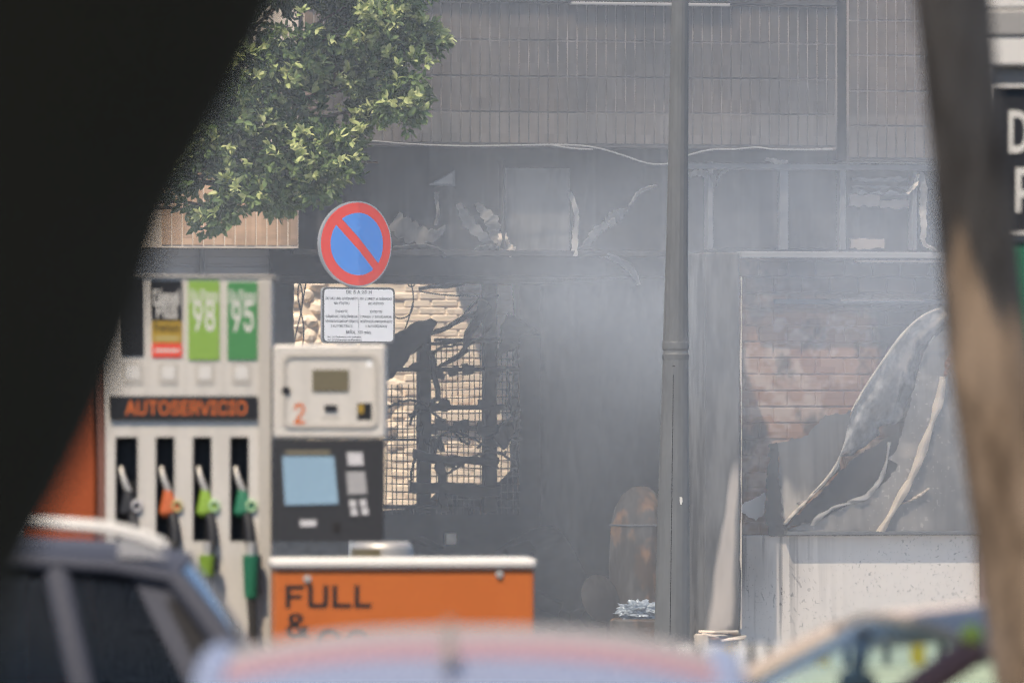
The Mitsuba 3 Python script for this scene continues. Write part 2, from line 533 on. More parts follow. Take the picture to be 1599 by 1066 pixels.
# left stretch, clean
wall3 = put('brick_wall', bx(uL, U(461), -.10, .30, Z(390), 6.2), 'mortar', B, frame=FR, label='clean tan upright bricks under the tree')
zs3 = [Z(273), Z(330.5), Z(387.5)]
soldier_wall(wall3, U(461) - 13 * .0795, 13, .0795, zs3, -.10)
put('brick_wall', bx(U(461), U(470), .02, .30, Z(248), 6.2), 'soot_wall', B, frame=FR)
put('ledge', bx(U(470), U(884), -.15, -.09, Z(6), Z(-34), .006), 'soot_wall', B, frame=FR)
put('ledge', bx(U(884), U(1131), -.17, -.09, Z(9), Z(4.5), .004), 'pale_metal', B, frame=FR, label='pale thin metal ledge above the bricks')
put('ledge', bx(U(884) + .001, U(1131) - .001, -.125, -.09, Z(4.3), Z(-38), .004), 'soot_wall', B, frame=FR)
put('ledge', bx(U(1131), U(1300), -.13, -.09, Z(6), Z(-40), .006), 'soot_wall', B, frame=FR)
put('roof', bx(uL - .1, uR + .1, -.25, RV + .1, 6.2, 6.45, .02), 'pavement', B, frame=FR)
# fascia zone
put('fascia_wall', bx(U(461), U(1560), .18, .40, zc, Z(226)), 'soot_wall', B, frame=FR, label='blackened fascia where the shop sign burnt off')
put('fascia_panel', bx(U(790), U(897), .14, .178, Z(394), Z(262), .004), 'pier_render', B, frame=FR, label='grey scorched fascia panel above the opening')
put('fascia_panel', bx(U(1120), U(1222), .13, .178, Z(386), Z(262), .004), 'soot_wall', B, frame=FR)
put('fascia_panel', bx(U(1236), U(1314), .13, .178, Z(386), Z(262), .004), 'soot_wall', B, frame=FR)
for px, w, m in ((1113, 8, 'grey_metal'), (1228, 13, 'grey_metal'), (1320, 9, 'grey_metal'), (790, 5, 'soot_wall'), (1432, 7, 'grey_metal')):
    put('mullion', bx(U(px - w / 2), U(px + w / 2), .06, .178, Z(388), Z(250), .004), m, B, frame=FR)
put('rail', bx(U(1076), U(1470), .03, .12, Z(262), Z(253), .004), 'grey_metal', B, frame=FR)
put('rail', bx(U(1320), U(1470), .0, .10, Z(251), Z(248.5), .002), 'pale_metal', B, frame=FR)
put('transom', bx(U(1157), U(1480), -.02, .12, Z(401), Z(391), .005), 'pale_metal', B, frame=FR, label='pale grey transom bar over the right bay')
put('transom', bx(U(1340), U(1480), .02, .12, Z(407), Z(403.5), .003), 'cream_strip', B, frame=FR)
put('transom', bx(U(461), U(1080), .06, .17, Z(400), Z(391), .005), 'soot_wall', B, frame=FR)
put('lintel', bx(U(380), U(1100), .15, .45, Z(432, .3), zc - .002), 'interior_soot', B, frame=FR)
# behind the right fascia: scorched plaster pieces
for i, (a, b, c, d, m) in enumerate(((1326, 1374, 322, 305, 'tan_patch'), (1374, 1428, 325, 313, 'tan_patch'), (1327, 1380, 388, 373, 'tan_patch'), (1340, 1420, 303, 300, 'pale_metal'), (1330, 1425, 283, 278, 'grey_metal'), (1330, 1420, 293, 291, 'grey_metal'))):
    (u0, z0), (u1, z1) = F(a, c, .17), F(b, d, .17)
    put('plaster_patch', plate(ragged([(u0, z0), (u1, z0), (u1, z1), (u0, z1)], .008, .035, 40 + i), .16 - i * .001, .179), m, B, frame=FR)


def ribbon(pts, w, v, parent, m, name='burnt_strip', tw=.05, **lab):
    """A hanging strip of burnt sheet along points of the facade."""
    P = spline([(*F(x, y, v), 0) for x, y in pts], 18)
    ws = np.interp(np.linspace(0, 1, 18), np.linspace(0, 1, len(w)), w) / 210 / 2
    r = np.random.default_rng(int(pts[0][0] * 7 + pts[0][1]))
    ph = r.uniform(0, 6)
    t = np.gradient(P[:, :2], axis=0); t /= np.linalg.norm(t, axis=1, keepdims=True)

    def fn(s, q):
        i = s * 17; k = int(round(i))
        nrm = np.array([-t[k][1], t[k][0]])
        q2 = (q - .5) * 2
        xy = P[k, :2] + nrm * q2 * ws[k] * (1 + .25 * math.sin(k * 2.1 + ph))
        return xy[0], v - tw * (.5 + .5 * math.sin(k * .55 + ph)) - .02 * q2, xy[1]
    return put(name, thick(grid(fn, 18, 4), .004), m, parent, frame=FR, smooth=40, **lab)


ribbon([(905, 398), (930, 362), (958, 345)], [9, 15, 10], .12, B, 'pale_metal')
ribbon([(945, 350), (965, 335), (980, 328)], [16, 22, 3], .10, B, 'grey_metal')
ribbon([(980, 322), (1000, 298), (1024, 290)], [4, 6, 3], .10, B, 'pale_metal')
ribbon([(900, 390), (930, 394), (960, 405), (985, 422), (998, 445)], [9, 8, 8, 10, 3], .10, B, 'grey_metal')
ribbon([(612, 388), (650, 384), (685, 392), (694, 402)], [6, 6, 6, 3], .12, B, 'grey_metal')
ribbon([(735, 394), (755, 386), (775, 388)], [4, 7, 8], .12, B, 'grey_metal')
ribbon([(713, 318), (730, 345), (750, 368), (772, 388)], [6, 18, 14, 8], .12, B, 'grey_metal')
ribbon([(742, 318), (762, 340), (774, 380)], [6, 22, 12], .13, B, 'burnt_sheet')
ribbon([(612, 345), (640, 362), (672, 368), (694, 352)], [30, 34, 22, 4], .14, B, 'burnt_sheet')
ribbon([(680, 300), (682, 330), (680, 352)], [4, 3, 3], .12, B, 'grey_metal')
ribbon([(1073, 274), (1095, 270), (1110, 278), (1116, 292)], [7, 10, 9, 4], .10, B, 'grey_metal')
ribbon([(1116, 290), (1122, 275), (1135, 262)], [4, 5, 8], .10, B, 'grey_metal')
ribbon([(1432, 272), (1426, 290), (1415, 303)], [5, 5, 3], .06, B, 'cream_strip')
ribbon([(1436, 270), (1441, 320), (1438, 375)], [8, 9, 6], .06, B, 'burnt_sheet')
ribbon([(1438, 375), (1448, 385), (1462, 392)], [4, 4, 3], .02, B, 'cream_strip')
ribbon([(890, 300), (898, 340), (893, 400)], [5, 6, 9], .11, B, 'pale_metal')
ribbon([(783, 362), (788, 385), (800, 394)], [10, 16, 14], .12, B, 'cream_strip')
ribbon([(1195, 248), (1210, 252), (1226, 253)], [3, 7, 4], .02, B, 'pale_metal')
put('burnt_strip', plate(Polygon([F(669, 289, .1), F(709, 266, .1), F(710, 291, .1)]), .09, .1), 'grey_metal', B, frame=FR)
put('burnt_strip', plate(Polygon([F(676, 287, .09), F(706, 270, .09), F(706, 287, .09)]), .083, .09), 'pale_metal', B, frame=FR)
# ground floor: left shutter, jambs, room
put('roller_shutter', [bx(uL, U(425), .12, .16, .13, Z(391))] + [bx(uL, U(425), .108, .12, z, z + .055, .004) for z in np.arange(.2, Z(391) - .1, .075)], 'shutter', B, frame=FR, label='grey roller shutter under the clean bricks')
put('drainpipe', tube([(U(318), .06, .13), (U(318), .06, Z(391))], .022, 10), 'grey_metal', B, frame=FR, smooth=40)
put('jamb', bx(U(425), U(430), -.02, .45, .13, Z(391)), 'interior_soot', B, frame=FR)
put('side_wall', bx(U(396), U(400), .46, RV, .1, 3.3), 'interior_soot', B, frame=FR)
uRI = U(1100)
put('side_wall', bx(uRI, uRI + .12, .32, RV, .1, 3.3), 'interior_soot', B, frame=FR)
put('ceiling', bx(U(396) - .2, uRI + .12, .46, RV, Z(428, .3), 3.32), 'interior_soot', B, frame=FR)
put('floor', bx(U(380), uRI + .3, 0, RV, .004, zf), 'interior_soot', B, frame=FR)
# back wall with the burnt-out opening
hole = [F(459, 430, RV), F(810, 427, RV), F(809, 640, RV), F(808, 690, RV), F(806, 735, RV), F(790, 752, RV), F(752, 757, RV), F(700, 760, RV), F(682, 778, RV), F(640, 795, RV), F(598, 802, RV), F(459, 806, RV)]
hp = Polygon(hole[:3]).union(ragged(hole[2:] + [hole[0], hole[1]], .012, .07, 3)).buffer(0)
hp = hp.union(Polygon([F(459, 430, RV), F(600, 430, RV), F(600, 700, RV), F(459, 700, RV)]))
put('back_wall', plate(sbox(uL, .1, uR, 6.19).difference(hp), RV, RV + .22), 'interior_soot', B, frame=FR)
put('rear_side_wall', bx(uL, uL + .2, .31, RV, 0, 6.19), 'pavement', B, frame=FR)
put('rear_side_wall', bx(uR - .2, uR, .31, RV, 0, 6.19), 'pavement', B, frame=FR)
# grille in the opening
G = put('window_grille', [bx(U(a, 4.85), U(b, 4.85), 4.8, 4.9, Z(c, 4.85), Z(d, 4.85), .006) for a, b, c, d in ((652, 671, 800, 515), (754, 774, 800, 440))], 'char', B, frame=FR, label='charred window frame with bent grille in front of the sunlit courtyard')
for py, a, b, h in ((577, 602, 812, 7), (636, 648, 812, 8), (668, 650, 812, 8), (577 - 46, 678, 755, 5), (686, 598, 650, 4), (790, 598, 690, 6)):
    put('bar', bx(U(a, 4.78), U(b, 4.78), 4.76, 4.8, Z(py + h / 2, 4.78), Z(py - h / 2, 4.78), .004), 'char', G, frame=FR)
wires = []
for px in np.arange(603, 812, 8.6):
    top = 533 if px > 640 else 600
    u = U(px, 4.95)
    wires.append(tube([(u + .006 * math.sin(z * 5 + px), 4.95 + .006 * math.sin(px * 3), z) for z in np.linspace(Z(802, 4.95), Z(top, 4.95), 8)], .0042, 4))
for py in np.arange(535, 802, 12.2):
    a = 672 if py < 600 else 600
    wires.append(tube([(u, 4.942, Z(py, 4.95) + .005 * math.sin(u * 9 + py)) for u in np.linspace(U(a, 4.95), U(811, 4.95), 8)], .0042, 4))
put('wire_mesh', wires, 'rust', G, frame=FR, kind='stuff')
# the pier
pu0 = U(1100, -.6)
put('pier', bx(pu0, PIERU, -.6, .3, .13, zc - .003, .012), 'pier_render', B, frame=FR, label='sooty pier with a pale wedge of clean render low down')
PL = [F(1155.5, y, -.62) for y in range(432, 985, 9)]
r = np.random.default_rng(5)
wn = meshkit.fbm(np.array([[z * 5.0, 2.0, 7.0] for u, z in PL]), 3)
edge = [(u + .0145 - .03 * max(0, wn[i] - .36) - .003 * r.uniform(), z) for i, (u, z) in enumerate(PL)]
put('cream_edge', plate(Polygon([(u + .016, z) for u, z in PL] + edge[::-1]).buffer(0), -.608, -.60), 'cream_strip', B, frame=FR)
put('skirting', bx(pu0 - .03, PIERU - .002, -.66, -.602, .13, .19, .006), 'cream_strip', B, frame=FR)
# right bay: hollow bricks
hv = .30
infill = put('hollow_brick_wall', bx(U(1120, hv), U(1560, hv), hv + .010, hv + .15, .13, zc + .05), 'hollow_brick', B, frame=FR, label='bared red hollow bricks, sooty towards the edges')
bw, bh = .2225, .1225
zrow = Z(838, hv, 1250)
for j in range(18):
    z0 = zrow + j * bh
    if z0 + bh > zc + .02:
        break
    u0 = U(1150, hv) - (bw / 2 if j % 2 else 0) - .05
    for i in range(9):
        a, b_ = u0 + i * bw, u0 + (i + 1) * bw
        if b_ < U(1150, hv) or a > U(1500, hv):
            continue
        if (j < 3 and a > U(1230, hv)) or (j < 8 and a > U(1400, hv)):
            continue
        dv = rng.uniform(-.003, .004)
        put('brick', bx(a + .005, b_ - .005, hv - .004 + dv, hv + .05, z0 + .006, z0 + bh - .006, .004), 'hollow_brick', infill, frame=FR)
put('ledge', bx(U(1207, hv), U(1480, hv), hv - .045, hv - .006, Z(475, hv, 1300), Z(467, hv, 1300), .005), 'grey_metal', B, frame=FR)
put('ledge', bx(U(1310, hv), U(1440, hv), hv - .05, hv - .04, Z(470, hv, 1300), Z(467, hv, 1300), .001), 'cream_strip', B, frame=FR)
# plinth and cladding
put('plinth', bx(PU0, PU1, -.0, hv, .13, PZ1, .006), 'plinth_panel', B, frame=FR, label='pale plinth panel streaked and flecked with soot')
put('plinth_frame', bx(PU1 + .003, PU1 + .03, -.12, hv, .13, Z(640, 0, 1500), .004), 'dark_red_brown', B, frame=FR)
put('shop_wall', bx(PU1 + .033, uR, -.02, .30, .13, Z(250)), 'soot_wall', B, frame=FR)
put('sill', bx(U(1222), PU1, -.105, .06, PZ1 + .002, PZ1 + .03, .004), 'grey_metal', B, frame=FR)


def sheet_piece(poly, v, d, m, seed, amp=.009, **lab):
    p = ragged([F(x, y, v) for x, y in poly], amp, .026, seed)
    e = trimesh.creation.extrude_polygon(p, .004, engine='earcut')
    ms = trimesh.Trimesh(*arr(e), process=False).subdivide_to_size(.08)
    q = np.array(ms.vertices)
    bend = d * (meshkit.fbm(np.stack([q[:, 0] * 1.6, q[:, 1] * 1.6, q[:, 0] * 0 + seed], 1), 2, seed) - .5) * 2
    vv = np.stack([q[:, 0], v - q[:, 2] + bend, q[:, 1]], 1)
    return put('cladding_sheet', trimesh.Trimesh(vv, ms.faces, process=False), m, B, frame=FR, smooth=35, **lab)


sheet_piece([(1200, 692), (1212, 690), (1222, 820), (1236, 832), (1225, 836), (1200, 836), (1193, 800)], -.02, .03, 'char_grey', 11)
sheet_piece([(1330, 640), (1285, 652), (1256, 680), (1214, 692), (1218, 800), (1228, 816), (1240, 806), (1300, 735), (1322, 690)], .02, .05, 'half_sheet', 12, label='grey scorched sheet hanging left of the curled one')
sheet_piece([(1168, 782), (1196, 768), (1190, 806), (1180, 812), (1158, 800), (1158, 788)], .27, .0, 'tape_white', 13, .006)
sheet_piece([(1225, 834), (1262, 806), (1300, 790), (1340, 782), (1362, 762), (1372, 735), (1400, 700), (1440, 560), (1470, 500), (1536, 440), (1536, 834)], -.06, .03, 'burnt_sheet', 14, .005, label='soot grey cladding sheet above the plinth')
sheet_piece([(1228, 822), (1262, 786), (1304, 744), (1335, 714), (1380, 686), (1404, 674), (1410, 700), (1398, 735), (1374, 760), (1330, 786), (1265, 816)], -.075, .02, 'char_grey', 15, .006)
# the big curled sheet
LE = spline([(1472, 478, 0), (1425, 505, 0), (1388, 550, 0), (1355, 600, 0), (1330, 642, 0), (1318, 690, 0), (1298, 738, 0), (1260, 778, 0), (1222, 818, 0)], 40)
RE = spline([(1484, 500, 0), (1452, 540, 0), (1434, 580, 0), (1424, 620, 0), (1404, 655, 0), (1374, 680, 0), (1332, 710, 0), (1304, 740, 0), (1265, 780, 0), (1227, 820, 0)], 40)


def curl(s, t):
    rr = meshkit.fbm(np.array([[s * 13, 3.0, 1.0]]), 3)[0]
    tear = 26 * max(0, meshkit.noise(np.array([[s * 21, 9.0, 4.0]]))[0] - .45) if .08 < s < .9 else 0
    a = s * 39; i = min(38, int(a)); a -= i
    L_, R_ = LE[i] * (1 - a) + LE[i + 1] * a, RE[i] * (1 - a) + RE[i + 1] * a
    e = R_ + np.array([16 * (rr - .4), 9 * (rr - .4), 0]) * math.sin(s * 3.14) - np.array([tear, tear * .3, 0])
    px, py = L_[0] * (1 - t) + e[0] * t, L_[1] * (1 - t) + e[1] * t
    w = max(0.0, math.sin(s * math.pi)) ** .7
    fold = lambda k, sh: abs(math.sin(t * k + s * sh + 2.2 * meshkit.noise(np.array([[s * 4, t * 2.5, k]]))[0]))
    v = -.07 - .10 * math.cos(t * 3.0) * w - .030 * fold(5.5, 3) * w - .007 * fold(13, -5) * w + .022 * (meshkit.fbm(np.array([[s * 24, t * 5, 2.0]]), 2)[0] - .5)
    u, z = F(px, py, v)
    return u, v, z


sv, sf = grid(curl, 110, 26)
st = np.array([(b, a * 2) for a in np.linspace(0, 1, 110) for b in np.linspace(0, 1, 26)])
ts = thick((sv, sf), .003)
put('cladding_sheet', ts, 'curled_sheet', B, frame=FR, smooth=True, uv=np.vstack([st, st]), label='long curled strip of burnt cladding peeling across the right bay')


def edge_strip(pts, w, v, seed, m='cream_strip', nm='burnt_edge', depth=.05):
    P = spline([(x, y, 0) for x, y in pts], 34)
    r = np.random.default_rng(seed)
    ww = np.interp(np.linspace(0, 1, 34), np.linspace(0, 1, len(w)), w) * np.interp(np.linspace(0, 11, 34), np.arange(12), r.uniform(.55, 1.3, 12)) * r.uniform(.93, 1.07, 34)

    def fn(s, t):
        i = int(round(s * 33))
        vv = v - depth * math.sin(t * 2.4) - .012 * math.sin(i * 1.1)
        u, z = F(P[i][0] + (t - .5) * ww[i], P[i][1], vv)
        return u, vv, z
    return put(nm, thick(grid(fn, 34, 5), .004), m, B, frame=FR, smooth=40)


edge_strip([(1472, 588), (1466, 625), (1455, 660), (1444, 690), (1432, 725), (1412, 765), (1392, 800), (1374, 830)], [7, 14, 10, 12, 15, 13, 10, 14], -.075, 21)
edge_strip([(1490, 545), (1482, 565), (1476, 588)], [8, 9, 5], -.10, 22, 'dark_red_brown')
edge_strip([(1466, 482), (1424, 506), (1387, 551), (1353, 601), (1330, 642)], [3, 4, 3, 2, 3], -.185, 23, depth=.01)
edge_strip([(1312, 712), (1296, 740), (1262, 778), (1226, 816)], [3, 5, 4, 6], -.13, 24, depth=.01)
edge_strip([(1388, 690), (1384, 720), (1372, 752), (1350, 775), (1320, 786), (1296, 795), (1268, 820)], [6, 4, 12, 18, 20, 14, 6], -.07, 25, 'pale_metal', depth=.02)
edge_strip([(1450, 762), (1432, 775), (1408, 786)], [3, 7, 3], -.075, 26, depth=.02)

# cables along the front
CB = [[(560, 218), (600, 222), (680, 227), (760, 228), (860, 226), (925, 230), (985, 247), (1015, 256), (1040, 256), (1060, 252)],
      [(860, 226), (880, 230), (925, 233)],
      [(1072, 243), (1090, 238), (1110, 234), (1150, 233), (1170, 231), (1200, 233)],
      [(1200, 233), (1260, 234), (1300, 233)]]
for i, c in enumerate(CB):
    put('cable', tube(spline([(F(x, y, -.16)[0], -.16 - .01 * (j % 2), F(x, y, -.16)[1]) for j, (x, y) in enumerate(c)], 40), .0065, 6), 'pale_metal', B, frame=FR, smooth=True)

# ---------------------------------------------------------------- courtyard behind
CV = 9.0
K = thing('courtyard_wall', 'sunlit tan courtyard wall of rough stone and render seen through the burnt window', 'wall')
put('render', bx(U(300, CV), U(1000, CV), CV, CV + .4, 0, 5.2), 'court_render', K, frame=FR)
ra = np.random.default_rng(3)
ns = 0
while ns < 150:
    px, py = ra.uniform(452, 612), ra.uniform(420, 800)
    if (px > 540 and py < 560 and ra.uniform() < .8):
        continue
    s = ra.uniform(.03, .085)
    ic = trimesh.creation.icosphere(subdivisions=1, radius=1)
    v = np.array(ic.vertices)
    v *= (1 + .35 * (meshkit.noise(v * 1.7 + ns * 9) - .5))[:, None]
    u, z = F(px, py, CV)
    v = v * np.array([s * ra.uniform(.9, 1.5), s * .8, s * ra.uniform(.6, 1)]) + np.array([u, CV + .005, z])
    put('stone', trimesh.Trimesh(v, ic.faces, process=False), 'court_stone', K, frame=FR)
    ns += 1
for j, py in enumerate(np.arange(440, 800, 11.5)):
    z = Z(py, CV)
    for i in range(9):
        a = U(610, CV) + i * .24 + (.11 if j % 2 else 0)
        if a > U(830, CV):
            continue
        put('course_block', bx(a + .008, a + .232, CV - .012 - ra.uniform(0, .012), CV + .01, z - .03 * ra.uniform(.8, 1.1), z + .03 * ra.uniform(.8, 1.1), .008), 'court_render', K, frame=FR)
put('ledge', bx(U(676, CV - .1), U(830, CV - .1), CV - .1, CV - .03, Z(658, CV), Z(640, CV), .01), 'court_stone', K, frame=FR)
# flat roof over the right half of the courtyard; its edge throws the slanting shade
su, sz_ = F(702, 430, CV)
slope = .303 / .85                         # how far the sun's rays move right for each metre down
put('courtyard_roof', bx(su - slope * (4.9 - sz_), U(1100, CV), RV + .5, CV - .002, 4.9, 5.05, .01), 'pavement', None, frame=FR, label='flat roof slab over the right side of the courtyard behind the shop', cat='roof')
say('courtyard_roof', cat='roof')
put('courtyard_ground', bx(uL, uR, RV + .24, CV, .004, .1), 'pavement', frame=FR, kind='structure', label='courtyard floor behind the shop')
# wires dangling in the window
for i, c in enumerate(([(472, 432), (466, 470), (474, 510), (470, 560), (480, 600)], [(463, 432), (472, 460), (462, 520), (466, 580)], [(632, 430), (640, 440), (645, 470), (640, 490), (622, 497), (614, 492)], [(640, 440), (655, 434), (680, 430)], [(645, 470), (637, 500), (630, 520)], [(655, 455), (690, 460), (750, 462)], [(480, 430), (476, 450), (472, 475)])):
    put('hanging_wire', tube(spline([(*F(x, y, 4.7), 0) for x, y in c], 24)[:, [0, 2, 1]] + np.array([0, 4.7, 0]), .006, 5), 'char', B, frame=FR, smooth=True)
put('hanging_wire', tube([(F(642 + 5.5 * math.cos(a), 442 + 5.5 * math.sin(a), 4.7)[0], 4.7, F(642, 442 + 5.5 * math.sin(a), 4.7)[1]) for a in np.linspace(0, 6.28, 16)], .006, 5), 'char', B, frame=FR, smooth=True)


# ---------------------------------------------------------------- fallen charred timbers and debris inside
def beam(a, b, w, v, label, d=.07, seed=0, v2=None):
    """A charred timber between two points."""
    v2 = v if v2 is None else v2
    (u0, z0), (u1, z1) = F(*a, v), F(*b, v2)
    p0, p1 = np.array([u0, v, z0]), np.array([u1, v2, z1])
    n = 9
    r = np.random.default_rng(seed + int(a[0]))
    t = (p1 - p0) / np.linalg.norm(p1 - p0)
    s = np.cross(t, [0, 1, 0]); s /= np.linalg.norm(s)
    ring = []
    for i in range(n):
        c = p0 + (p1 - p0) * i / (n - 1)
        w_ = .78 * (w[0] + (w[1] - w[0]) * i / (n - 1)) / 195 / 2
        for sy, dy in ((-1, -1), (1, -1), (1, 1), (-1, 1)):
            ring.append(c + s * (.35 * w_ * math.sin(i * 1.3 + seed)) + s * sy * w_ * r.uniform(.55, 1.25) + np.array([0, dy * d / 2 * r.uniform(.7, 1.1), 0]))
    f = []
    for i in range(n - 1):
        for j in range(4):
            k = (j + 1) % 4
            f += [(i * 4 + j, i * 4 + k, i * 4 + 4 + k), (i * 4 + j, i * 4 + 4 + k, i * 4 + 4 + j)]
    o = (n - 1) * 4
    f += [(0, 2, 1), (0, 3, 2), (o, o + 1, o + 2), (o, o + 2, o + 3)]
    return put('charred_timber', trimesh.Trimesh(np.array(ring), np.array(f), process=False), 'char', None, frame=FR, label=label, cat='timber', group='charred timbers in the burnt window')


beam((655, 452), (770, 432), (7, 18), 4.5, 'thick charred beam end jutting from the right under the window head', seed=1)
beam((672, 522), (765, 478), (9, 10), 4.5, 'long straight charred batten rising right from the broken board', seed=2)
beam((668, 537), (790, 528), (6, 9), 4.45, 'nearly level charred batten above the grille bars', seed=3)
beam((720, 552), (757, 470), (8, 24), 4.4, 'steep charred batten widening towards the right post', seed=4)
beam((676, 580), (730, 546), (5, 11), 4.4, 'short charred batten sloping up right behind the hanging post', seed=5)
beam((673, 548), (684, 626), (10, 9), 4.35, 'short hanging charred post left of the grille opening', seed=6)
beam((684, 620), (668, 634), (8, 5), 4.3, 'charred stub hanging from the foot of the short post', seed=7)
beam((640, 650), (655, 640), (9, 6), 4.3, 'small charred stub on the left grille post', seed=8)
beam((600, 578), (660, 540), (8, 5), 4.55, 'thin charred lath below the broken board', seed=9)
beam((775, 690), (812, 655), (40, 6), 4.4, 'wedge of charred board at the right post near the bottom', seed=10)
beam((780, 668), (812, 640), (5, 5), 4.6, 'thin charred lath above the wedge at the right', seed=12)
beam((776, 560), (812, 500), (5, 70), 4.3, 'wide charred panel hanging at the window right edge', seed=13)
beam((645, 712), (775, 722), (20, 14), 4.3, 'level charred plank low across the window', seed=14)
beam((668, 700), (690, 690), (30, 26), 4.4, 'lump of charred board on the low plank', seed=15)
beam((640, 760), (780, 768), (24, 20), 4.2, 'lowest charred plank across the window foot', seed=16)
beam((688, 720), (692, 800), (18, 16), 4.2, 'upright charred stump under the low plank', seed=17)
rt = np.random.default_rng(77)
for k_, c in enumerate(([(656, 520), (700, 505), (742, 470), (768, 462)], [(662, 560), (690, 540), (725, 538), (770, 500)], [(640, 662), (660, 640), (690, 655), (720, 690)], [(755, 700), (785, 672), (812, 668)], [(758, 716), (790, 690), (814, 684)], [(690, 690), (720, 678), (760, 700), (800, 706)], [(605, 640), (640, 625), (670, 640)], [(700, 740), (730, 715), (772, 705), (800, 730)], [(655, 700), (640, 730), (650, 770)], [(800, 560), (790, 620), (798, 680)])):
    P_ = np.array([(F(x, y, 4.5)[0] + rt.normal(0, .01), 4.5 + rt.uniform(-.25, .2), F(x, y, 4.5)[1]) for x, y in c])
    put('bent_rod', tube(spline(P_, 22) + rt.normal(0, .004, (22, 3)), .011, 6), 'char', B, frame=FR, smooth=40)
for k_ in range(26):
    px, py = rt.choice([661, 764, 690, 720, 785]) + rt.uniform(-18, 18), rt.choice([577, 636, 668, 716, 765]) + rt.uniform(-7, 9)
    c_ = F(px, py, 4.7)
    put('char_flake', plate(ragged([(c_[0] + a_ * rt.uniform(.02, .07), c_[1] + b_ * rt.uniform(.015, .06)) for a_, b_ in ((-1, -1), (1, -1), (1, 1), (-1, 1))], .008, .03, 300 + k_), 4.69, 4.72), 'char', B, frame=FR)
bp = ragged([F(598, 528, 4.4), F(672, 497, 4.4), F(682, 503, 4.4), F(672, 520, 4.4), F(655, 540, 4.4), F(640, 552, 4.4), F(628, 572, 4.4), F(612, 590, 4.4), F(560, 610, 4.4), F(560, 540, 4.4)], .008, .05, 9)
put('charred_board', plate(bp, 4.36, 4.42), 'char', None, frame=FR, label='big broken charred board hanging at the left of the burnt window', cat='board')
H = thing('debris_heap', 'dark heap of charred rubble on the shop floor under the window', 'debris')
for i in range(46):
    u = ra.uniform(U(440, 3.5), U(1010, 3.5)); v = ra.uniform(2.4, 4.3)
    h = .2 + .75 * math.exp(-((v - 4.0) / 1.3) ** 2) * (.65 + .35 * math.sin(u * 2.3))
    c = np.array([u, v, zf + h * ra.uniform(.2, .75)])
    m_ = bx(-ra.uniform(.08, .35), ra.uniform(.08, .35), -.06, .06, -ra.uniform(.03, .1), ra.uniform(.03, .1), .01)
    vv, ff = arr(m_)
    R = trimesh.transformations.euler_matrix(*ra.uniform(-.9, .9, 3))[:3, :3]
    put('rubble_piece', trimesh.Trimesh(vv @ R.T + c, ff, process=False), 'interior_soot', H, frame=FR)
mound = grid(lambda s, t: (U(430, 3.5) + s * (U(1030, 3.5) - U(430, 3.5)), 2.2 + 2.5 * t, zf + (.75 + .3 * math.sin(s * 9)) * math.sin(t * 1.57) ** 2 * (.6 + .4 * math.sin(s * 3.1)) - .01), 30, 12)
put('ash', mound, 'interior_soot', H, frame=FR, smooth=True)
put('brick_scrap', bx(F(703, 842, 2.2)[0] - .04, F(703, 842, 2.2)[0] + .04, 2.16, 2.24, F(703, 842, 2.2)[1] - .04, F(703, 842, 2.2)[1] + .05, .008), 'court_stone', H, frame=FR)

# tank, box and foil in the doorway
tu, tz = F(992, 960, .1)
TK = thing('rusty_tank', 'burnt rusty tank with domed top leaning behind the lamp post', 'tank')
prof = [(.0, 1.18), (.06, 1.175), (.13, 1.12), (.185, 1.02), (.21, .90), (.205, .6), (.20, .3), (.20, .02), (0, .02)]
tm = lathe([(r_, z) for r_, z in prof[::-1]], 36)
v = np.array(tm.vertices); v += .02 * (meshkit.fbm(v * 5, 3)[:, None] - .5) * np.array([1, 1, .3]); v[:, 0] += .05 * v[:, 2]
put('body', trimesh.Trimesh(v + np.array([tu - .02, .1, .15]), tm.faces, process=False), 'rust', TK, frame=FR, smooth=50)
put('seam', tube([(tu - .02 + .05 * .88 + .216 * math.cos(a), .1 + .216 * math.sin(a), .15 + .89) for a in np.linspace(0, 6.28, 30)], .008, 6, False), 'grey_metal', TK, frame=FR, smooth=True)
lu, lz = F(938, 930, -.1)
put('round_lid', thick(grid(lambda s, t: (lu + s * .14 * math.cos(t * 6.2832), -.12 + .05 * s * s + .1 * s * math.sin(t * 6.2832), lz - .02 + s * .17 * math.sin(t * 6.2832)), 5, 24), .01), 'soot_wall', None, frame=FR, smooth=40, label='grey round metal lid leaning on the tank foot', cat='lid')
(xu0, xz1), (xu1, _) = F(957, 955, -.5), F(1026, 955, -.5)
put('rusty_box', bx(xu0, xu1, -.75, -.4, .13, xz1 - .05, .015), 'rust', None, frame=FR, label='low rusty box at the foot of the lamp post', cat='box')
fm = trimesh.creation.icosphere(subdivisions=4, radius=1)
fv = np.array(fm.vertices)
fv *= (1 + .9 * (np.abs(meshkit.fbm(fv * 3.2, 4) - .5)) * 2 - .2)[:, None]
fv = fv * np.array([.155, .12, .075]) + np.array([(xu0 + xu1) / 2 + .005, -.58, xz1 + .005])
put('crumpled_foil', trimesh.Trimesh(fv, fm.faces, process=False), 'foil', None, frame=FR, label='crumpled blue silver foil bag lying on the rusty box', cat='foil bag')
DB = thing('broken_planks', 'splintered pale planks lying at the foot of the sooty pier', 'debris')
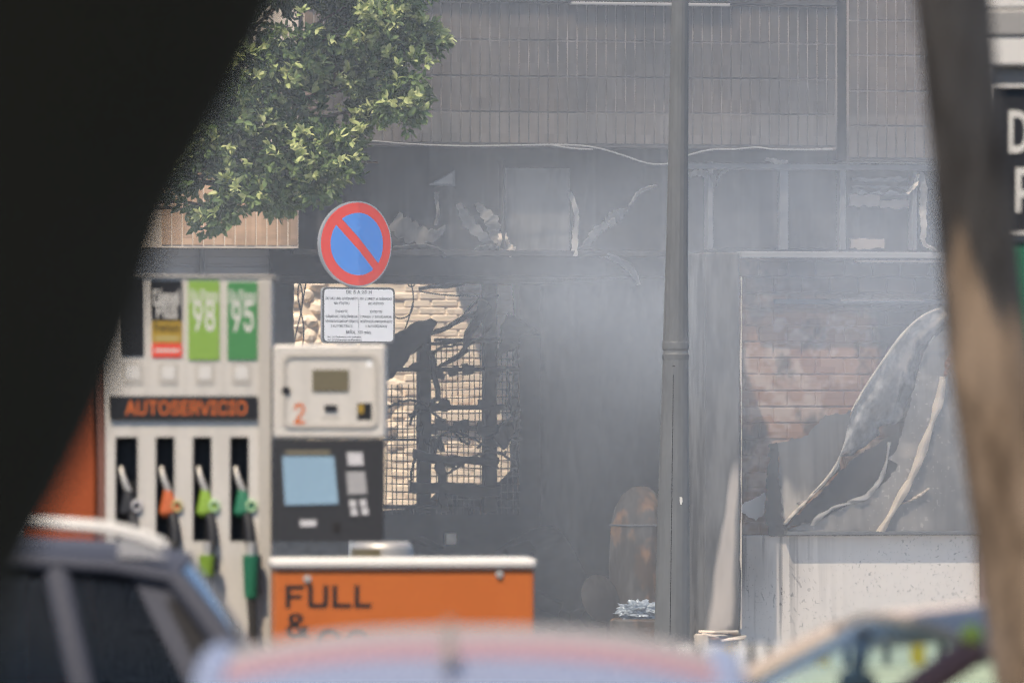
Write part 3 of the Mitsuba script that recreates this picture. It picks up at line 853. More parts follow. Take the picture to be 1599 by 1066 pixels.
for i in range(9):
    px, py = ra.uniform(1090, 1150), ra.uniform(985, 998)
    u, z = F(px, py, -.8)
    m_ = bx(-ra.uniform(.05, .14), ra.uniform(.05, .14), -.02, .02, -.008, .008, .003)
    vv, ff = arr(m_)
    R = trimesh.transformations.euler_matrix(ra.uniform(-.3, .3), ra.uniform(-.25, .25), ra.uniform(-.5, .5))[:3, :3]
    put('plank', trimesh.Trimesh(vv @ R.T + np.array([u, -.8 + ra.uniform(-.06, .06), z]), ff, process=False), ('cream_strip', 'court_stone', 'rust')[i % 3], DB, frame=FR)
put('plank', bx(U(1086, -.8), U(1104, -.8), -.85, -.75, .13, Z(990, -.8), .01), 'cream_strip', DB, frame=FR)
put('plank', bx(U(1104, -.8), U(1152, -.8), -.84, -.74, .13, Z(1000, -.8), .01), 'soot_wall', DB, frame=FR)

# ---------------------------------------------------------------- lamp post
Y = 56.8
S = Y / FOC
LP = thing('lamp_post', 'dark grey fluted iron lamp post in front of the burnt shop', 'lamp post')


def flute(prof, cx, cy, n=16, depth=.035, sides=96):
    ang = np.arange(sides) * 2 * np.pi / sides
    vs = np.vstack([np.stack([cx(z) + r_ * (1 - depth * d * (.5 + .5 * np.cos(ang * n))) * np.cos(ang), cy + r_ * (1 - depth * d * (.5 + .5 * np.cos(ang * n))) * np.sin(ang), np.full(sides, z)], 1) for r_, z, d in prof])
    f = []
    for i in range(len(prof) - 1):
        for j in range(sides):
            k = (j + 1) % sides
            f += [(i * sides + j, i * sides + k, (i + 1) * sides + k), (i * sides + j, (i + 1) * sides + k, (i + 1) * sides + j)]
    return trimesh.Trimesh(vs, np.array(f), process=False)


def zl(py):
    return EYE + (HOR - py) * S


lx = lambda z: (1055 - 799.5) * S + (1062 - 1055) * S * (z - zl(530)) / (zl(0) - zl(530))
put('shaft', flute([(20.5 * S, zl(533), 1), (17.5 * S, zl(400), 1), (16 * S, zl(250), 1), (13.3 * S, zl(0), 1), (.035, 6.2, 1), (.0, 6.2, 1)], lx, Y), 'lamp_paint', LP, smooth=30)
put('lower_shaft', flute([(0, .0, 0), (.17, .0, 0), (.17, .12, 0), (29 * S, .16, 0), (28 * S, zl(990), .4), (25 * S, zl(800), .4), (22 * S, zl(640), .4), (20.5 * S, zl(565), .4), (20 * S, zl(560), .4)], lx, Y), 'lamp_paint', LP, smooth=30)
z0 = zl(562)
cprof = [(0, z0), (20 * S, z0), (21 * S, z0 + 2 * S), (21.3 * S, z0 + 9 * S), (19.5 * S, z0 + 11 * S), (19.3 * S, z0 + 15 * S), (21 * S, z0 + 17 * S), (21.3 * S, z0 + 26 * S), (20 * S, z0 + 29 * S), (17 * S, z0 + 31 * S), (0, z0 + 31 * S)]
put('collar', lathe(cprof, 48, (lx(z0), Y, 0)), 'lamp_paint', LP, smooth=30)
dz = [zl(990), zl(700), zl(585)]
put('access_door', [tube([(lx(z) - 3.5 * S, Y - rr - .001, z) for z, rr in zip(dz, (28 * S, 23.5 * S, 21 * S))], .0035, 6), tube([(lx(zl(572)) - 5 * S, Y - 20.8 * S, zl(571.5)), (lx(zl(572)) - 1 * S, Y - 20.8 * S, zl(571.5))], .005, 6)], 'black_matt', LP)
put('sticker_scrap', plate(ragged([(lx(1.0) + 9 * S, zl(775)), (lx(1.0) + 14 * S, zl(776)), (lx(1.0) + 13 * S, zl(788)), (lx(1.0) + 10 * S, zl(786))], .002, .01, 5), Y - 22.5 * S, Y - 21.5 * S), 'white_paint', LP)
put('lantern', lathe([(.0, 6.1), (.10, 6.15), (.22, 6.5), (.24, 6.55), (.14, 6.75), (.05, 6.85), (0, 6.9)], 24, (lx(zl(-400)), Y, 0)), 'pale_metal', LP, smooth=30)

# ---------------------------------------------------------------- no-parking sign
Y = 56.0
S = Y / FOC
SG = thing('no_parking_sign', 'round red and blue no parking sign above a grey times plate', 'traffic sign')
cx, czd = W(559.5, 381, Y)[0], W(559.5, 381, Y)[2]
YAW = math.radians(34)
RS = np.array([[math.cos(YAW), -math.sin(YAW), 0, cx], [math.sin(YAW), math.cos(YAW), 0, Y], [0, 0, 1, 0], [0, 0, 0, 1.0]])


def bent(m, a=.12):
    """The plate is folded a little about its upright middle."""
    v, f = arr(m)
    ms = trimesh.Trimesh(v, f, process=False).subdivide_to_size(.05)
    v = np.array(ms.vertices)
    v[:, 1] += np.abs(v[:, 0]) * a
    return trimesh.Trimesh(v, ms.faces, process=False)


RD = .298
disc = lambda r_: Point(0, czd).buffer(r_, quad_segs=20)
put('back_plate', bent(plate(disc(RD), 0, .028)), 'sign_back', SG, frame=RS)
put('red_disc', bent(plate(disc(RD * .965), -.003, -.0002)), 'sign_red', SG, frame=RS)
bar = affinity.rotate(sbox(-.4, czd - .031, .4, czd + .031), -45, origin=(0, czd))
put('blue_field', bent(plate(disc(RD * .725).difference(bar), -.006, -.0032)), 'sign_blue', SG, frame=RS)
pz1, pz0 = W(0, 448.5, Y)[2], W(0, 536, Y)[2]
pw = .30
put('times_plate', plate(rrect(-pw, pw, pz0, pz1, .035), .0, .02), 'sign_back', SG, frame=RS)
put('times_face', plate(rrect(-pw + .012, pw - .012, pz0 + .012, pz1 - .012, .028), -.003, -.0002), 'sign_grey', SG, frame=RS)
ring = rrect(-pw + .002, pw - .002, pz0 + .002, pz1 - .002, .034).difference(rrect(-pw + .014, pw - .014, pz0 + .014, pz1 - .014, .026))
put('times_border', plate(ring, -.006, -.0002), 'lamp_paint', SG, frame=RS)
ph = pz1 - pz0
tl = []
line = lambda s, fr, x, w, h=.017: tl.append(text(s, h, x, pz1 - fr * ph, -.004, w, .0025, True))
line('DE 8 A 20 H', .115, 0, .21, .022)
for x, rows in ((-.142, ('DE DILLUNS A DISSABTE', 'NO FESTIU', 'EXCEPTE', 'CÀRREGA I DESCÀRREGA', 'VEHICLES INDUSTRIALS', 'I AUTORITZATS')), (.142, ('DE LUNES A SÁBADO', 'NO FESTIVO', 'EXCEPTO', 'CARGA Y DESCARGA', 'VEHÍCULOS INDUSTRIALES', 'Y AUTORIZADOS'))):
    for s, fr, w in zip(rows, (.225, .31, .455, .545, .63, .715), (.265, .125, .10, .262, .268, .18)):
        line(s, fr, x, w)
line('MÀX. 30 min.', .83, 0, .21, .022)
line('Art. 38 Ordenança de Mobilitat', .90, -.12, .28, .010)
line('Art. 38 Ordenanza de Movilidad', .95, -.12, .28, .010)
tl.append(bx(-.0012, .0012, -.0065, -.0035, pz1 - .74 * ph, pz1 - .17 * ph))
put('lettering', tl, 'sign_ink', SG, frame=RS)
put('pole', tube([(0, .075, 0), (0, .075, czd + .2)], .03, 16), 'sign_back', SG, frame=RS, smooth=40)
put('bracket', [bx(-.05, .05, .03, .08, z - .015, z + .015, .004) for z in (czd - .12, czd + .12, pz0 + .1, pz1 - .08)], 'sign_back', SG, frame=RS)

# ---------------------------------------------------------------- fuel pump
Y = 33.5
S = Y / FOC
P = thing('fuel_pump', 'beige four hose fuel pump with coloured grade labels and black lettered band', 'fuel pump')


def X(px, y=Y):
    return (px - 799.5) / FOC * y


def ZZ(py, y=Y):
    return EYE + (HOR - py) / FOC * y


slots = [(180, 215), (243, 272.5), (301, 330.5), (359, 388.5)]
face = sbox(X(165), 0.12, X(424), ZZ(434))
for a, b in slots:
    face = face.difference(sbox(X(a), ZZ(845), X(b), ZZ(682)))
put('front_panel', plate(face, Y, Y + .12), 'pump_white', P)
put('body', bx(X(165) + .01, X(424) - .01, Y + .122, Y + .62, .12, ZZ(434) - .01, .01), 'pump_white_trim', P)
put('top_cap', bx(X(165) - .01, X(424) + .01, Y - .012, Y + .63, ZZ(434) + .002, ZZ(430), .008), 'pump_white_trim', P)
put('plinth_base', bx(X(160), X(430), Y - .05, Y + .66, .004, .118, .01), 'pavement', P)
for a, b in ((225.5, 235.5), (285.5, 293.5), (344, 354.5), (403, 408)):
    put('seam', bx(X((a + b) / 2) - .002, X((a + b) / 2) + .002, Y - .003, Y - .0004, ZZ(616), ZZ(436)), 'pump_white_trim', P)
put('corner_post', bx(X(404), X(424), Y - .014, Y - .0008, .14, ZZ(437), .004), 'pump_white_trim', P)


def label_plate(a, b, t, bo, m, lab, d=.008, name='grade_label', y=Y):
    return put(name, plate(rrect(X(a, y), X(b, y), ZZ(bo, y), ZZ(t, y), .008), y - d, y - .0006), m, P, label=lab)


l0 = label_plate(192, 225, 436, 556, 'black_plastic', 'plain black grade label at the left')
l1 = label_plate(237, 284.5, 438, 501, 'black_plastic', 'black grade label reading Diesel Plus')
put('lettering', [text('Diesel', .062, X(261), ZZ(476), Y - .0082, 41 * S), text('Plus', .062, X(261), ZZ(496), Y - .0082, 32 * S)], 'white_letter', l1)
lg = label_plate(237, 284.5, 501.3, 535, 'gold', 'gold band under the Diesel Plus label')
put('lettering', [text('Premium', .034, X(261), ZZ(518), Y - .0082, 40 * S)], 'black_plastic', lg)
put('lettering', [bx(X(243), X(279), Y - .0105, Y - .0083, ZZ(531), ZZ(525))], 'pale_olive', lg)
lr = label_plate(237, 284.5, 535.3, 558, 'label_red', 'red band at the foot of the Diesel Plus label')
put('lettering', [bx(X(242), X(280), Y - .0105, Y - .0083, ZZ(549), ZZ(545))], 'white_letter', lr)
l2 = label_plate(294, 343, 438, 562, 'lime', 'lime green grade label reading 98')
put('lettering', [text('Sin Plomo', .052, X(318.5), ZZ(472), Y - .0082, 45 * S), text('98', .12, X(319), ZZ(515), Y - .0082, 34 * S)], 'white_letter', l2)
l3 = label_plate(355, 402, 440, 562, 'green', 'dark green grade label reading 95')
put('lettering', [text('Sin Plomo', .052, X(378.5), ZZ(473), Y - .0082, 43 * S), text('95', .12, X(379), ZZ(516), Y - .0082, 34 * S)], 'white_letter', l3)
for c in (208, 263, 320, 377):
    k = put('grade_button', plate(rrect(X(c - 15), X(c + 15), ZZ(600), ZZ(566), .01), Y - .006, Y - .0006), 'pump_white_trim', P)
    put('button_face', plate(rrect(X(c - 10), X(c + 10), ZZ(592), ZZ(571), .008), Y - .011, Y - .0062), 'white_paint', k)
bd = put('name_band', bx(X(173), X(402), Y - .02, Y - .0008, ZZ(655), ZZ(618), .003), 'black_plastic', P, label='black band lettered AUTOSERVICIO in orange')
put('lettering', text('AUTOSERVICIO', 21 * S, X(291), ZZ(647), Y - .0205, 190 * S), 'orange_letter', bd)
for i, (a, b) in enumerate(slots):
    sl = put('nozzle_recess', [bx(X(a) - .001, X(b) + .001, Y + .1, Y + .119, ZZ(845), ZZ(682)), bx(X(a) + .0005, X(a) + .006, Y + .004, Y + .1, ZZ(845), ZZ(682)), bx(X(b) - .006, X(b) - .0005, Y + .004, Y + .1, ZZ(845), ZZ(682)), bx(X(a) + .006, X(b) - .006, Y + .004, Y + .1, ZZ(845) + .0005, ZZ(845) + .006)], 'black_plastic', P)
    m_ = ('black_plastic', 'nozzle_orange', 'nozzle_lime', 'nozzle_green')[i]
    gm = ('key_grey', 'pale_olive', 'pale_green', 'pale_green')[i]
    nm = ('black', 'orange', 'lime green', 'dark green')[i]
    yy = Y + .02
    put('recess_mark', text('•–', .02, X((a + b) / 2), ZZ(668), Y - .001, 8 * S), 'key_grey', P)
    nz = key_for('nozzle', P)
    say(nz, label=f'{nm} fuel nozzle hanging in its recess')
    o = a + 3
    body = m3.Manifold.batch_hull([m3.Manifold.sphere(.020, 12).translate([X(o + 16), yy, ZZ(768)]), m3.Manifold.sphere(.028, 12).translate([X(o + 13), yy - .01, ZZ(798)]), m3.Manifold.sphere(.026, 12).translate([X(o + 27), yy - .01, ZZ(795)])])
    scene[nz] = mikit.ply(trimesh.Trimesh(*arr(body), process=False), m_, smooth=50)
    put('spout', tube(spline([(X(o + 18), yy, ZZ(768)), (X(o + 10), yy, ZZ(748)), (X(o + 5), yy + .02, ZZ(730))], 10), [.017, .016, .015, .014, .014, .013, .013, .012, .012, .012], 10), 'steel', nz, smooth=50)
    put('trigger_guard', tube([(X(o + 31) + .018 * math.cos(t), yy - .03, ZZ(790) + .021 * math.sin(t)) for t in np.linspace(0, 6.2832, 20)], .007, 8, False), gm, nz, smooth=True)
    put('grip', tube(spline([(X(o + 22), yy - .01, ZZ(800)), (X(o + 27), yy - .03, ZZ(820)), (X(o + 29), yy - .05, ZZ(846))], 8), .022, 10), 'black_plastic', nz, smooth=50)
    hx = X((a + b) / 2 + (5 if i < 2 else (9 if i == 2 else 19)))
    cm = ('black_plastic', 'nozzle_orange', 'nozzle_lime', 'nozzle_green')[i]
    hb = 866
    lo = 898 if i < 3 else 932
    put('swivel', tube([(hx, Y - .06, ZZ(846)), (hx, Y - .06, ZZ(hb))], .018, 12), 'steel', nz, smooth=40)
    put('coupling', tube([(hx, Y - .06, ZZ(hb)), (hx, Y - .06, ZZ(lo))], [.036, .028], 14), cm, nz, smooth=40)
    put('coupling_clip', bx(hx + .018, hx + .045, Y - .075, Y - .045, ZZ(lo - 8), ZZ(hb), .004), 'black_plastic', nz)
    put('hose', tube(spline([(X(o + 29), yy - .05, ZZ(846)), (hx, Y - .06, ZZ(hb + 8)), (hx, Y - .06, ZZ(lo)), (hx + .006, Y - .07, ZZ(960)), (hx + .0, Y - .12, ZZ(1060)), (hx - .05, Y - .2, ZZ(1150)), (hx - .13, Y - .18, ZZ(1120)), (hx - .12, Y - .03, ZZ(1000))], 40), .019, 10), 'rubber', nz, smooth=True)
put('side_panel', bx(X(40), X(149), Y + .02, Y + .55, .12, ZZ(470), .01), 'orange_dark', P, label='orange side panel at the left of the pump')
put('side_gap', bx(X(149.5), X(164), Y + .05, Y + .5, .12, ZZ(470), .006), 'dark_red_brown', P)
# display head and pay terminal
yh = Y - .04
put('display_head', bx(X(427), X(603), yh, Y + .34, ZZ(685), ZZ(538), .012), 'pump_white', P, label='beige display head numbered 2')
hd = key_for('head_frame', P)
ring = rrect(X(441), X(591), ZZ(668), ZZ(552), .035).difference(rrect(X(447), X(585), ZZ(662), ZZ(558), .028))
put('head_frame', plate(ring, yh - .010, yh - .0006), 'pump_white_trim', P)
put('display_window', [plate(rrect(X(488), X(545), ZZ(611), ZZ(577), .006), yh - .008, yh - .0006)], 'display', P, label='dark amount display')
put('keyhole', lathe([(0, 0), (.018, 0), (.018, .02), (0, .02)], 20) .apply_transform(trimesh.transformations.rotation_matrix(math.pi / 2, [1, 0, 0])).apply_translation((X(447), yh - .011 + .02, ZZ(610))), 'black_plastic', P)
put('card_slot', bx(X(507), X(527), yh - .012, yh - .0006, ZZ(642), ZZ(632), .004), 'black_plastic', P)
put('slot_note', bx(X(502), X(532), yh - .003, yh - .0006, ZZ(656), ZZ(650)), 'pump_white_trim', P)
st_ = put('info_sticker', bx(X(558), X(581), yh - .003, yh - .0006, ZZ(656), ZZ(629)), 'black_plastic', P, label='small dark sticker with a yellow corner')
put('sticker_corner', bx(X(560), X(568), yh - .0055, yh - .0032, ZZ(645), ZZ(631)), 'gold', st_)
put('pump_number', text('2', 31 * S, X(468), ZZ(661), yh - .0008, 17 * S), 'orange_letter', P)
put('small_sticker', bx(X(573), X(581), yh - .003, yh - .0006, ZZ(572), ZZ(564)), 'sign_grey', P)
tm_ = put('pay_terminal', m3.Manifold.hull_points(np.array([(X(427), Y - .03, ZZ(686)), (X(599), Y - .03, ZZ(686)), (X(599), Y + .3, ZZ(686)), (X(427), Y + .3, ZZ(686)), (X(427), Y - .10, ZZ(845)), (X(599), Y - .10, ZZ(845)), (X(599), Y + .3, ZZ(845)), (X(427), Y + .3, ZZ(845))])), 'black_plastic', P, label='black pay terminal with pale blue screen')


def yt(py):
    return Y - .03 - .07 * (py - 686) / 159


def on_terminal(name, pts, m, par, d=.006, **lab):
    a = np.array([(X(x), yt(y_) - .001, ZZ(y_)) for x, y_ in pts])
    return put(name, m3.Manifold.hull_points(np.vstack([a + np.array([0, -d, 0]), a])), m, par, **lab)


on_terminal('screen', [(441, 712), (522, 712), (529, 786), (446, 788)], 'screen', tm_, .007)
on_terminal('screen_heading', [(446, 703), (516, 703), (516, 709), (446, 709)], 'display', tm_, .005)
on_terminal('reader', [(542, 706), (566, 706), (568, 726), (544, 726)], 'key_grey', tm_, .007)
kp = on_terminal('keypad', [(541, 736), (570, 736), (574, 771), (544, 772)], 'shutter', tm_, .006)
for i in range(4):
    for j in range(3):
        x0, y0 = 543.5 + j * 9.2 + i * .8, 738.5 + i * 8.2
        on_terminal('key', [(x0, y0), (x0 + 7, y0), (x0 + 7, y0 + 5.5), (x0, y0 + 5.5)], 'key_pale', kp, .012)
for x, y_ in ((546, 780), (562, 779), (548, 793), (565, 792)):
    on_terminal('button', [(x, y_), (x + 10, y_), (x + 11, y_ + 11), (x + 1, y_ + 11)], 'key_grey', tm_, .009)
on_terminal('badge', [(469, 811), (495, 811), (494, 821), (470, 821)], 'key_grey', tm_, .005)
on_terminal('receipt_slot', [(520, 815), (532, 815), (533, 830), (521, 830)], 'black_matt', tm_, .004)

# orange barrier box
Y = 32.8
S = Y / FOC
ang = math.radians(4)
bx0, by0 = X(430, Y), Y
RB = np.array([[math.cos(ang), -math.sin(ang), 0, bx0], [math.sin(ang), math.cos(ang), 0, by0], [0, 0, 1, 0], [0, 0, 0, 1.0]])
OB = thing('orange_barrier', 'orange panelled kiosk box with white top edge lettered FULL', 'barrier')
wl = (X(832, Y) - X(430, Y)) / math.cos(ang) * 1.004
zt, zm = ZZ(872, Y), ZZ(889, Y)
put('panel', bx(.0, wl, .0, .42, .05, zm - .002, .006), 'orange_panel', OB, frame=RB)
put('top_trim', bx(-.012, wl + .012, -.02, .44, zm, zt, .014), 'white_paint', OB, frame=RB)
put('foot', bx(.03, wl - .03, .03, .39, .004, .05), 'black_matt', OB, frame=RB)
sc = 1 / math.cos(ang)
def px_rect(a, b, t, bo):
    return sbox((a - 430) * S * sc, ZZ(bo, Y), (b - 430) * S * sc, ZZ(t, Y))


full = [px_rect(446, 453.5, 913, 949).union(px_rect(446, 475, 913, 920)).union(px_rect(446, 471, 928, 934.5)),
        px_rect(481, 512.5, 905, 949).buffer(-6 * S).buffer(6 * S).difference(px_rect(488.5, 505, 900, 942).buffer(-3 * S).buffer(3 * S)).difference(px_rect(470, 520, 890, 913)),
        px_rect(519, 526.5, 913, 949).union(px_rect(519, 549, 942, 949)), px_rect(553.5, 561, 913, 949).union(px_rect(553.5, 580, 942, 949))]
put('lettering', [plate(g_, -.004, -.0006) for g_ in full], 'black_plastic', OB, frame=RB)
put('lettering', text('&', 34 * S, 35 * S * sc, ZZ(992, Y), -.001, 36 * S * sc), 'black_plastic', OB, frame=RB)
put('lettering', text('GO', 34 * S, 106 * S * sc, ZZ(1016, Y), -.001, 84 * S * sc), 'black_plastic', OB, frame=RB)
for px, py in ((480 - 430, 904), (780 - 430, 897)):
    put('bolt', lathe([(0, 0), (.018, 0), (.014, .012), (0, .014)], 14).apply_transform(trimesh.transformations.rotation_matrix(math.pi / 2, [1, 0, 0])).apply_translation((px * S * sc, -.0005, ZZ(py, Y))), 'steel', OB, frame=RB, smooth=30)

# litter bin behind the box
Y = 35.5
S = Y / FOC
LB = thing('litter_bin', 'round metal litter bin with dark mouth showing behind the orange box', 'litter bin')
bc = W(597, 860, Y)
zt = ZZ(845, Y)
put('body', lathe([(0, .004), (.15, .004), (.15, zt - .14), (0, zt - .14)], 36, (bc[0], Y, 0)), 'pump_white_trim', LB, smooth=40)
rb = 48 * S
put('hood', lathe([(rb, zt - .14), (rb, zt - .035), (rb * .93, zt - .012), (rb * .8, zt), (0, zt)], 40, (bc[0], Y, 0)), 'steel', LB, smooth=50)
put('mouth', grid(lambda s, t: (bc[0] + (rb + .004) * math.sin(-1.45 + s * 1.4), Y - (rb + .004) * math.cos(-1.45 + s * 1.4), zt - .135 + t * .105), 12, 3), 'display', LB)

# ---------------------------------------------------------------- totem sign at the right
Y = 34.0
S = Y / FOC
TS = thing('totem_sign', 'black price totem with white lettering and striped top beside the right trunk', 'sign')
a0 = X(1561)
a1 = a0 + 210 * S
put('panel', bx(a0 + 4 * S, a1 - 4 * S, Y + .004, Y + .2, ZZ(358), ZZ(128), .004), 'black_plastic', TS)
fr = sbox(a0, ZZ(362), a1, ZZ(124)).difference(sbox(a0 + 5 * S, ZZ(357), a1 - 5 * S, ZZ(129)))
put('frame', plate(fr, Y - .02, Y + .21), 'white_paint', TS)
put('lettering', [text('DIESEL', 63 * S, X(1587) + 88 * S, ZZ(231), Y + .002, 176 * S, .006), text('PLUS', 66 * S, X(1598) + 76 * S, ZZ(325), Y + .002, 152 * S, .006)], 'white_letter', TS)
put('column', bx(a0 + 6 * S, a1 - 6 * S, Y + .03, Y + .18, ZZ(124) + .002, ZZ(96), .004), 'grey_metal', TS)
for i, (t, b, m) in enumerate(((49, 95, 'white_paint'), (6, 48.5, 'pale_metal'), (-60, 5, 'white_paint'))):
    put('stripe', bx(a0 - 8 * S, a1, Y - .03 - .01 * (i % 2), Y + .24, ZZ(b), ZZ(t), .01), m, TS)
put('lower_band', bx(a0 + 22 * S, a1, Y - .0, Y + .2, ZZ(374), ZZ(363), .01), 'pale_metal', TS)
put('green_panel', bx(a0 + 25 * S, a1, Y + .01, Y + .2, ZZ(560), ZZ(375), .01), 'nozzle_green', TS)
put('post', bx(a0 + 60 * S, a1 - 60 * S, Y + .05, Y + .15, .004, ZZ(561)), 'grey_metal', TS)


# ---------------------------------------------------------------- cars
def make_car(name, label, x, y, heading, L, Wd, H, belt, cfg, paint, glass, catg='car', trim='interior_trim', rails=False, scr=None, win_split=(.42,)):
    """A car: x forward, y to its left, z up, seen from outside as body, roof, pillars, panes, wheels and lamps."""
    K = thing(name, label, catg)
    h = math.radians(heading)
    M = np.array([[math.cos(h), -math.sin(h), 0, x], [math.sin(h), math.cos(h), 0, y], [0, 0, 1, 0], [0, 0, 0, 1.0]])
    hw = Wd / 2
    xs = np.array([-.5, -.495, -.47, -.40, -.25, 0, .2, .3, .40, .46, .49, .5]) * L
    wf = np.array([.80, .88, .95, .99, 1, 1, 1, 1, .98, .92, .84, .74]) * hw
    nose, tail = cfg['nose'], cfg['tail']
    top = np.array([tail - .12, tail - .04, tail, belt, belt, belt, belt - .01, belt - .04, (belt + nose) / 2, nose, nose - .06, nose - .14])
    bot = np.array([.42, .34, .28, .24, .2, .2, .2, .2, .22, .25, .3, .38])
    n = 28
    an = np.arange(n) * 2 * np.pi / n
    cs = lambda c, e: np.sign(c) * np.abs(c) ** e
    V = []
    for X_, w_, t_, b_ in zip(xs, wf, top, bot):
        zc_, hh = (t_ + b_) / 2, (t_ - b_) / 2
        V.append(np.stack([np.full(n, X_), w_ * cs(np.cos(an), .38) * (1 - .04 * (np.sin(an) > .5)), zc_ + hh * cs(np.sin(an), .42)], 1))
    nv = len(V)
    V = np.vstack(V + [np.array([[xs[0], 0, (top[0] + bot[0]) / 2], [xs[-1], 0, (top[-1] + bot[-1]) / 2]])])
    f = []
    for i in range(nv - 1):
        for j in range(n):
            k = (j + 1) % n
            f += [(i * n + j, (i + 1) * n + k, i * n + k), (i * n + j, (i + 1) * n + j, (i + 1) * n + k)]
    for j in range(n):
        k = (j + 1) % n
        f += [(nv * n, j, k), (nv * n + 1, (nv - 1) * n + k, (nv - 1) * n + j)]
    put('body', trimesh.Trimesh(V, np.array(f), process=False), paint, K, frame=M, smooth=38)
    # greenhouse
    xf0, xf1, xr1, xr0 = cfg['screen_foot'], cfg['roof_front'], cfg['roof_rear'], cfg['rear_foot']
    wb, wr = hw * .90, cfg['roof_half']
    zr = H
    xm, lx_ = (xf1 + xr1) / 2, (xf1 - xr1) / 2

    def roof(s, t):
        X_ = xr1 + (xf1 - xr1) * s
        q = (t - .5) * 2
        bow = .05 * (1 - q * q)
        X2 = X_ + bow * ((s - .5) * 2)
        return X2, q * wr, zr - cfg.get('drop', .05) * abs((X_ - xm) / lx_) ** cfg.get('dexp', 2.2) - .055 * abs(q) ** 2.6
    put('roof', thick(grid(roof, 20, 21), -.03), cfg.get('roof_paint', paint), K, frame=M, smooth=40)
    ztc = lambda s: roof(s, 1)[2] - .012
    for s_ in (-1, 1):
        A0, A1 = np.array([xf0, s_ * wb, belt - .03]), np.array([xf1 + .0, s_ * (wr - .012), ztc(1)])
        D0, D1 = np.array([xr0, s_ * wb, belt - .03]), np.array([xr1 - .0, s_ * (wr - .012), ztc(0)])
        bend = lambda a, b, k: spline([a, (a + b) / 2 + np.array([0, s_ * .02, k]), b], 10)
        put('pillar', tube(bend(A0, A1, .03), [.036] * 10, 14), cfg.get('near_pillar', paint) if s_ > 0 else paint, K, frame=M, smooth=40)
        put('pillar', tube(bend(D0, D1, .03), np.linspace(.07, .045, 10) * (.72 if rails else 1), 16), paint, K, frame=M, smooth=40)
        side = [roof(q, .5 + .5 * s_) for q in np.linspace(0, 1, 12)]
        put('roof_rail' if not rails else 'roof_edge', tube([(a, b - s_ * .012, c - .012) for a, b, c in side], .024 if rails else .036, 14), paint, K, frame=M, smooth=40)
        # side panes between slanting posts
        fr_ = [0.0, *win_split, 1.0]
        for i in range(len(fr_) - 1):
            def pt(q, t):
                bot_ = D0 + (A0 - D0) * q
                top_ = np.array(roof(q, .5 + .5 * s_)) - np.array([0, s_ * .02, .03])
                o = bot_ * (1 - t) + top_ * t
                o[1] += s_ * .03 * math.sin(t * math.pi)
                return o
            q0, q1 = fr_[i] + (.004 if i else (.062 if rails else .03)), fr_[i + 1] - (-.004 if i < len(fr_) - 2 else .02)
            put('side_window', grid(lambda s, t: pt(q0 + (q1 - q0) * s, t), 8, 8), glass, K, frame=M, smooth=True)
            if rails and not i:
                put('quarter_panel', thick(grid(lambda s, t: pt(-.012 + .078 * s, t) - np.array([0, s_ * .004, 0]), 6, 8), [0, -s_ * .03, 0]), paint, K, frame=M, smooth=40)
                put('quarter_glass', thick(grid(lambda s, t: pt(.012 + .03 * s - .012 * t, .2 + .68 * t) + np.array([0, s_ * .004, 0]), 4, 8), [0, -s_ * .004, 0]), 'black_matt', K, frame=M, smooth=40)
            if i:
                put('pillar', tube([pt(fr_[i] + .008, t) - np.array([0, s_ * .012, 0]) for t in np.linspace(0, 1, 8)], .042, 14), paint if rails else 'black_plastic', K, frame=M, smooth=40)
    front = lambda s, t: (np.array([xf0 + .10 * (1 - (2 * s - 1) ** 2), (2 * s - 1) * (wb - .03), belt - .02]) * (1 - t) + np.array([xf1 + .05 * (1 - (2 * s - 1) ** 2), (2 * s - 1) * (wr - .03), roof(1, s)[2] - .015]) * t + np.array([0, 0, .03 * math.sin(t * math.pi)]))
    rear = lambda s, t: (np.array([xr0 - .06 * (1 - (2 * s - 1) ** 2), (2 * s - 1) * (wb - .05), belt - .02]) * (1 - t) + np.array([xr1 - .05 * (1 - (2 * s - 1) ** 2), (2 * s - 1) * (wr - .05), roof(0, s)[2] - .015]) * t + np.array([0, 0, .03 * math.sin(t * math.pi)]))
    put('windscreen', grid(front, 14, 8), scr or glass, K, frame=M, smooth=True)
    put('rear_window', grid(rear, 14, 8), cfg.get('rear_glass', glass), K, frame=M, smooth=True)
    put('headliner', thick(grid(lambda s, t: np.array(roof(.04 + .92 * s, .06 + .88 * t)) - np.array([0, 0, .05]), 10, 11), -.02), trim, K, frame=M, smooth=40)
    put('dashboard', bx(xf0 - .35, xf0 + .02, -wb + .06, wb - .06, belt - .25, belt - .02, .06), trim, K, frame=M)
    for sx in (xf1 - .35, xr1 + .35):
        for s_ in (-1, 1):
            st = put('seat', bx(sx - .28, sx - .12, s_ * .38 - .24, s_ * .38 + .24, .5, belt + .12, .06), trim, K, frame=M)
            put('headrest', bx(sx - .27, sx - .16, s_ * .38 - .12, s_ * .38 + .12, belt + .14, belt + .30, .04), trim, st, frame=M)
    put('mirror', bx(xf1 + .10, xf1 + .14, -.11, .11, zr - .24, zr - .17, .02), 'black_plastic', K, frame=M)
    put('mirror_stem', tube([(xf1 + .12, 0, zr - .17), (xf1 + .1, 0, zr - .07)], .02, 8), 'black_plastic', K, frame=M)
